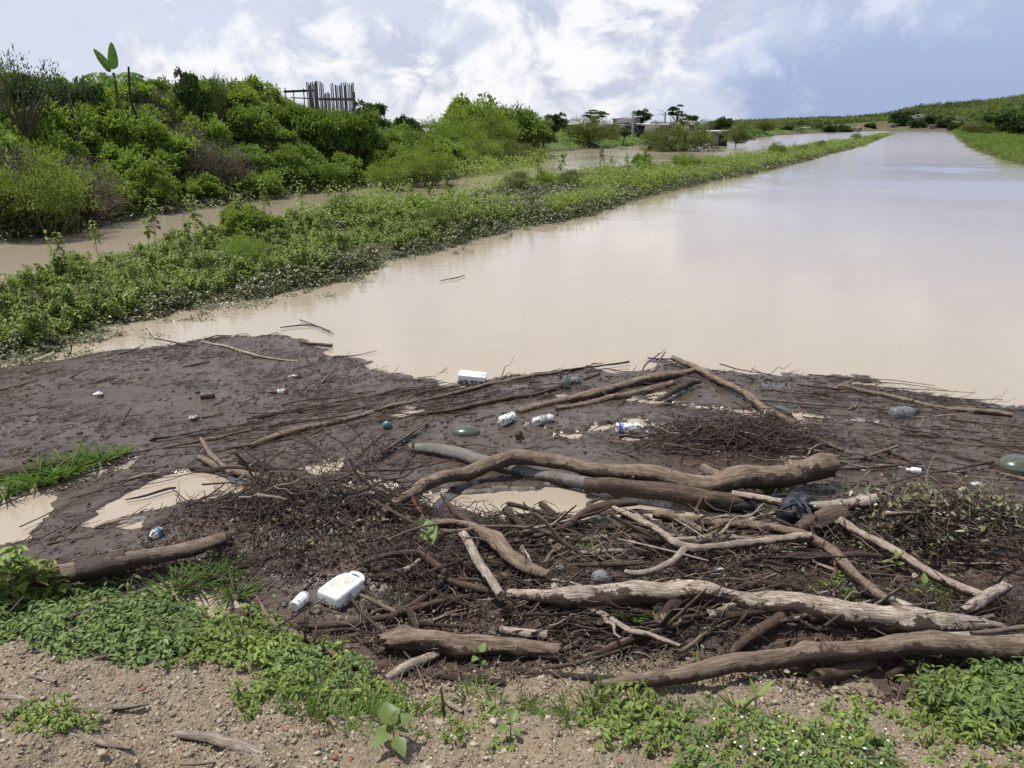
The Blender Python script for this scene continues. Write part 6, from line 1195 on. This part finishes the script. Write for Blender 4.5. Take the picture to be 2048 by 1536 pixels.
i = np.arange(len(hp_))[:, None]*10+np.arange(10)[None]; j = np.roll(i, -1, 1); mk('handle', V, np.stack([i[:-1].ravel(), j[:-1].ravel(), j[1:].ravel(), i[1:].ravel()], 1), M['plastic'], o, smooth=True)
V, F = lathe([(Lj*.44, .0), (Lj*.44, .022), (Lj*.53, .021), (Lj*.54, .024), (Lj*.57, .024), (Lj*.57, 0)], 18); mk('cap', V+np.array([0, 0, hj*.32]), F, M['capdark'], o)
tag(o, 'white plastic jug lying flat in the mud with a yellowed panel and a handle', 'jug')
# black bag with straps caught in the branches
q = G(1592, 1035, .03); o = empty('strap_bag', q); w0 = np.linalg.norm(q-np.array([0, 0, CH]))/FPX
nu, nv = 30, 16; U, W_ = np.meshgrid(np.arange(nu)*2*pi/nu, np.linspace(-pi/2, pi/2, nv)); X, Y, Zz = np.cos(W_)*np.cos(U), np.cos(W_)*np.sin(U), np.sin(W_); k = 1+.35*fbm(X*2, Y*2, Zz*2, o=4, seed=2)
i = np.arange(nv)[:, None]*nu+np.arange(nu)[None]; j = np.roll(i, -1, 1); F = np.stack([i[:-1].ravel(), j[:-1].ravel(), j[1:].ravel(), i[1:].ravel()], 1)
mk('body', np.stack([X*k*38*w0, Y*k*26*w0, Zz*k*30*w0+.06], -1).reshape(-1, 3), F, M['black'], o, smooth=True)
def ribbon(pts, wd, name, parent, m):
    C = np.array([G(a, b, .03+z)-q for a, b, z in pts]); C = catmull(C, 20); T, A_, B_ = frame(np.gradient(C, axis=0)); H = .002
    V = np.stack([C-B_*wd/2-A_*H, C+B_*wd/2-A_*H, C+B_*wd/2+A_*H, C-B_*wd/2+A_*H], 1).reshape(-1, 3); n = len(C); i = np.arange(n)[:, None]*4+np.arange(4)[None]; j = np.roll(i, -1, 1)
    return mk(name, V, np.stack([i[:-1].ravel(), j[:-1].ravel(), j[1:].ravel(), i[1:].ravel()], 1), M[m], parent)
ribbon([(1542, 992, .12), (1580, 990, .15), (1622, 988, .13)], .022, 'strap', o, 'black'); ribbon([(1578, 1010, .13), (1585, 998, .15), (1600, 1012, .16), (1612, 1022, .12)], .02, 'strap', o, 'strap'); ribbon([(1600, 1000, .14), (1614, 1015, .14), (1622, 1032, .11), (1612, 1048, .08)], .025, 'strap', o, 'strap'); ribbon([(1560, 1020, .12), (1590, 1008, .15), (1630, 1012, .13)], .02, 'strap', o, 'strap')
tag(o, 'wet black bag with slate straps caught between the pale log and the mossy stump', 'bag')
# crumpled cabbage leaf
u, v = np.meshgrid(np.linspace(-1, 1, 18), np.linspace(0, 1, 22)); wd = .055*np.sin(np.clip(v, .02, 1)**.7*pi)**.6; X = u*wd; Y = -v*.16; Zz = .10-v*.09+.018*np.sin(u*5+v*6)*np.abs(u)+.012*fbm(u*2, v*3, o=3, seed=3)+.02*u*u
o = mk('cabbage_leaf', np.stack([X+.05*v, Y+.07, Zz], -1).reshape(-1, 3), grid_faces(18, 22), M['cabbage'], smooth=True); o.location = G(850, 1082, .02); tag(o, 'crumpled pale green cabbage leaf lying at the brush heap', 'leaf')

# ------------------------------------------------------------ plants on the near bank
def gpoly(pts): return [tuple(G(*p)[:2]) for p in pts]
def zn(x, y): return float(hnear(np.array([x]), np.array([y]))[0])
def sow(poly, n, mind, protos, labels, cat, grp, s0=.7, s1=1.25, sink=.01, dens=None):
    for x, y in scatter(poly, n, mind, tries=120, dens=dens):
        k = R.integers(0, len(protos)); s = R.uniform(s0, s1); place(protos[k], x, y, zn(x, y)-sink, s, labels, cat, grp)
P_cr = [weed('creeper', .07, 9, 14, .040, .015, 'creeper', .08, 'f', bare=.1), weed('creeper', .06, 10, 13, .036, .015, 'creeper', .09, 'f', bare=0), weed('creeper', .09, 8, 14, .042, .016, 'creeper', .07, 'f', bare=.2)]
P_crb = [weed('seedling_weed', .06, 7, 11, .034, .017, 'weed', .07, 'f', bare=.1), weed('seedling_weed', .085, 7, 11, .038, .018, 'weed', .07, 'f', bare=.2)]
sow(gpoly([(-60, 1215), (60, 1195), (200, 1185), (330, 1205), (400, 1240), (380, 1305), (280, 1320), (150, 1312), (0, 1290), (-60, 1290)]), 88, .065, P_cr, 'dark green creeper covering the bank in front of the lower left trunk', 'creeper', 'dark green creepers on the near bank')
sow(gpoly([(380, 1235), (430, 1245), (540, 1235), (570, 1280), (600, 1330), (560, 1345), (440, 1335), (350, 1318)]), 48, .07, P_crb, 'bright green low weed at the right end of the creeper patch', 'weed', 'bright green weeds right of the creepers')
sow(gpoly([(560, 1310), (640, 1300), (740, 1360), (790, 1390), (770, 1420), (660, 1430), (560, 1420), (480, 1440), (500, 1380)]), 34, .08, P_crb+P_cr[:1], 'small green weed on the gravel between the creepers and the short thick trunk', 'weed', 'small weeds in the centre left gravel', .6, 1.1)
P_up = [weed('leafy_weed', .13, 9, 18, .042, .015, 'creeper', .09, 'f', bare=.1), weed('leafy_weed', .10, 9, 16, .038, .015, 'weed', .10, 'f', bare=.1)]
sow(gpoly([(1870, 1370), (1960, 1345), (2120, 1340), (2160, 1480), (2000, 1490), (1900, 1460), (1850, 1410)]), 40, .08, P_up, 'leafy upright weed at the right edge of the near bank', 'weed', 'leafy weeds at the right edge', .8, 1.2)
sow(gpoly([(1380, 1470), (1500, 1450), (1640, 1455), (1760, 1480), (1800, 1560), (1360, 1560)]), 38, .07, P_cr+P_crb, 'low flowering weed at the bottom edge right of centre', 'weed', 'low flowering weeds at the bottom', .5, .85)
c = scatter(gpoly([(1400, 1475), (1640, 1460), (1780, 1500), (1790, 1555), (1380, 1555)]), 24, .02, tries=80); V = []
fc = np.array([[x, y, zn(x, y)+R.uniform(.06, .10)] for x, y in c]); a = np.tile(np.arange(5)*2*pi/5, len(fc)); cc_ = np.repeat(fc, 5, 0)
V, F = leaves(cc_, np.stack([np.cos(a), np.sin(a), .25+0*a], 1), np.tile([[0, 0, 1.]], (len(a), 1)), .006, .005); tag(mk('small_white_flowers', V, F, M['flower']), kind='stuff')
sow(gpoly([(1180, 1440), (1260, 1415), (1360, 1430), (1350, 1490), (1230, 1500)]), 16, .07, P_crb, 'round-leaved low weed between the gravel and the flowering weeds', 'weed', 'round-leaved weeds at the bottom centre', .7, 1.0)
sow(gpoly([(40, 1435), (150, 1430), (170, 1460), (90, 1475), (40, 1465)]), 9, .06, P_crb, 'pale seedling below the dry forked stick', 'weed', 'pale seedlings below the forked stick', .5, .8)
sow(gpoly([(1620, 1190), (1680, 1160), (1720, 1190), (1690, 1205)]), 9, .05, P_up, 'fresh green weed behind the bleached trunk, left patch', 'weed', 'weeds behind the bleached trunk', .35, .55)
sow(gpoly([(1800, 1215), (1830, 1175), (1900, 1180), (1920, 1225), (1850, 1228)]), 14, .05, P_up, 'fresh green weed behind the bleached trunk near its right fork', 'weed', 'weeds near the right fork', .35, .6)
sow(gpoly([(700, 1400), (900, 1400), (1020, 1440), (1000, 1490), (760, 1470)]), 14, .09, P_crb, 'sparse seedling on the gravel around the broad-leaved plant', 'weed', 'sparse seedlings in the gravel', .4, .7)
sow(gpoly([(1650, 1420), (1850, 1400), (2048, 1500), (2048, 1560), (1850, 1540)]), 16, .09, P_crb, 'sparse seedling on the sandy patch at the lower right', 'weed', 'sparse seedlings on the sand', .4, .8)
# grass tufts
def tuft(n, L, W, sp, m='grass', lean=.5):
    a = R.uniform(0, 6.28, n); C = np.stack([np.cos(a)*sp*R.random(n), np.sin(a)*sp*R.random(n), np.zeros(n)-.005], 1); D = np.stack([np.cos(a)*lean*R.uniform(.3, 1.3, n), np.sin(a)*lean*R.uniform(.3, 1.3, n), np.ones(n)], 1)
    N = np.stack([-np.cos(a), -np.sin(a), .6+0*a], 1); V, F = leaves(C, D, N, L*R.uniform(.5, 1.2, n), W, 'f', .35); o = mk('grass_tuft', V, F, M[m]); o.location = (0, -400, -50); return o
P_g = [tuft(26, .11, .006, .03), tuft(34, .13, .007, .04), tuft(22, .09, .006, .05, lean=1.0)]
sow(gpoly([(900, 1380), (1200, 1400), (1500, 1410), (1560, 1450), (1150, 1450), (900, 1420)]), 26, .06, P_g, 'thin grass tuft on the gravel in front of the pile', 'grass', 'thin grass tufts on the gravel', .5, 1.0)
sow(gpoly([(560, 1380), (850, 1400), (850, 1500), (600, 1460)]), 16, .07, P_g, 'thin grass tuft beside the centre left weeds', 'grass', 'grass tufts at the centre left', .5, 1.0)
P_G = tuft(60, .26, .016, .07, 'grass', .9)
for px, py, s, lb in [(70, 965, 1.0, 'bent grass clump at the left puddle, nearest the left edge'), (130, 945, 1.0, 'largest grass clump at the left puddle'), (150, 930, .8, 'grass clump behind the largest one at the left puddle'), (200, 925, .8, 'small grass clump at the right end of the left puddle'), (10, 990, .8, 'grass clump leaning into the puddle at the left edge'), (240, 912, .5, 'tiny grass sprout on the ridge of poles'), (110, 960, .8, 'flattened grass clump in front of the largest one'),
                      (1545, 990, .5, 'grass sprout beside the strap bag'), (1260, 1240, .4, 'small grass sprout on the dark debris'), (395, 1165, .8, 'drowned grass clump in the puddle behind the creepers'), (440, 1150, .7, 'drowned grass clump beside the lower left trunk end'), (350, 1180, .7, 'grass clump at the left of the small near puddle'), (470, 1190, .6, 'grass clump at the right of the small near puddle'), (1100, 1105, .5, 'grass clump in the small puddle behind the pile'), (1165, 1108, .4, 'small grass clump right in the small puddle')]:
    x, y, _ = G(px, py); place(P_G, x, y, max(zn(x, y), 0)-.01, s, lb, 'grass')
def seedling(name, label, px, py, hgt, lv, m='creeper', cat='seedling'):
    q = G(px, py); q[2] = zn(q[0], q[1]); o = empty(name, q); b = MB(); b.add(*sticks(np.array([[0, 0, -.02]]), np.array([[0, 0, hgt]]), np.array([.004]), np.array([.003]), 6, .03)); b.build('stem', M['gstem'], o)
    for a, el_, L, W, z in lv:
        D = np.array([[cos(a)*cos(el_), sin(a)*cos(el_), sin(el_)]]); N = np.array([[-cos(a)*sin(el_), -sin(a)*sin(el_), cos(el_)]])
        P0 = np.array([[0, 0, z*hgt]])+D*.012; V, F = leaves(P0, D, N, L, W, 'f', .22); mk('leaf', V, F, M[m], o, smooth=True)
    return tag(o, label, cat)
seedling('broad_leaved_seedling', 'broad-leaved seedling with bright heart-shaped leaves at the bottom centre left', 788, 1500, .09, [(2.0, .5, .10, .085, 1), (3.9, .1, .09, .06, .8), (.6, .35, .085, .06, 1), (5.3, -.1, .09, .06, .7), (.0, 0, .05, .03, .9), (1.3, .9, .05, .035, 1.05), (2.6, .15, .07, .055, .6)])
seedling('round_leaved_seedling', 'small seedling with one big round leaf left of the bottom weeds', 1022, 1478, .05, [(1.2, .6, .05, .055, 1), (3.6, .2, .05, .045, .8), (5.5, .0, .04, .03, .7)])
seedling('heart_leaf_sprout', 'sprout with two round pale leaves in front of the short thick trunk', 960, 1335, .06, [(1.0, .8, .05, .05, 1), (3.9, .2, .04, .04, .8), (5.6, -.1, .03, .03, .5)])
seedling('grass_like_sprout', 'tall narrow sprout in front of the longest trunk', 1392, 1372, .10, [(1.6, 1.2, .07, .012, 1), (2.8, .9, .06, .012, .7), (.3, .9, .05, .010, .6)], 'weed')
seedling('long_leaved_sprout', 'long-leaved bright sprout near the bottom right weeds', 1508, 1425, .07, [(.5, .7, .10, .03, .9), (3.0, .1, .09, .03, .6), (1.8, .9, .07, .02, 1), (4.6, -.1, .08, .03, .5)], 'weed')
seedling('green_sprout', 'single sprout behind the bleached trunk with upright leaves', 1840, 1215, .12, [(1.4, 1.1, .06, .035, 1), (3.3, .4, .05, .03, .7), (.2, .4, .05, .03, .7)], 'weed')
seedling('green_sprout', 'single sprout standing in front of the bleached pole', 1786, 1160, .13, [(1.4, 1.0, .06, .03, 1), (3.0, .2, .07, .03, .9), (.1, .3, .04, .03, .8)], 'weed')
# leafy bush at the left edge
P_lb = weed('round_leaved_bush', .38, 8, 18, .075, .052, 'weed', .16, 'f', bare=.15)
for px, py, s, lb in [(20, 1235, 1.0, 'round-leaved bush at the left edge, the tallest'), (85, 1215, .75, 'round-leaved bush just right of the tallest at the left edge'), (-30, 1250, .9, 'round-leaved bush cut by the left edge of the frame'), (50, 1205, .6, 'small round-leaved bush behind the left edge pair')]:
    x, y, _ = G(px, py); place(P_lb, x, y, zn(x, y)-.01, s, lb, 'bush')
# drooping dead saplings in the near pile and twigs sticking up
for px, py, n_, h_, lb in [(605, 1300, 5, .22, 'small dead branching twig standing by the white bottle'), (1845, 1005, 4, .16, 'dead twig standing on the silt behind the leafy heap'), (1668, 1000, 5, .14, 'dead twig standing below the broken trunk end'), (1160, 960, 3, .07, 'tiny dead stub in the silt behind the big puddle'), (1275, 905, 4, .10, 'clot of dead rootlets in the silt near the banded bottle'), (90, 700, 5, .35, 'forked dead twig at the left water edge'), (140, 705, 5, .4, 'second forked dead twig at the left water edge'), (925, 500, 4, .35, 'dark broken stump sticking out of the canal edge')]:
    q = G(px, py) if py > 640 else GF(px, py); tp = np.array([(R.normal(0, .35)*h_, R.normal(0, .3)*h_, h_*R.uniform(.5, 1)) for _ in range(n_)]); b = MB(); b.add(*limbs((0, 0, -.03), tp, .006, .002, 5)); b.add(*sticks(tp*.55, tp*.8+R.normal(0, .2*h_, tp.shape), np.full(n_, .003), np.full(n_, .0015), 4, .05))
    o = b.build('dead_twig', M['twig']); o.location = q; tag(o, lb, 'twig')
# long thin drowned branches on the canal at the left
for pts, lb in [([(560, 655, 3), (620, 650, 4), (660, 662, 3)], 'thin drowned branch in the canal above the silt corner'), ([(880, 562, 2), (915, 555, 3), (930, 550, 2)], 'thin branch floating in the canal off the strip'), ([(600, 640, 3), (640, 655, 3), (668, 668, 2)], 'second thin drowned branch beside the first in the canal')]:
    log('branch', lb, pts, 'darkw', 'branch', mud=.3)
for px, py, w_, lb in [(945, 505, 60, 'flat raft of mud stuck to the stump at the canal edge'), (1170, 441, 90, 'flat raft of mud at the bend of the strip')]:
    q = GF(px, py); blobm('mud_raft', lb, px, py, w_, 6, 'twig', 'mud raft', .35, .5, z=.1).location = q
for a in P_cr+P_crb+P_up+[P_lb]+P_g+[P_G]: drop(a)
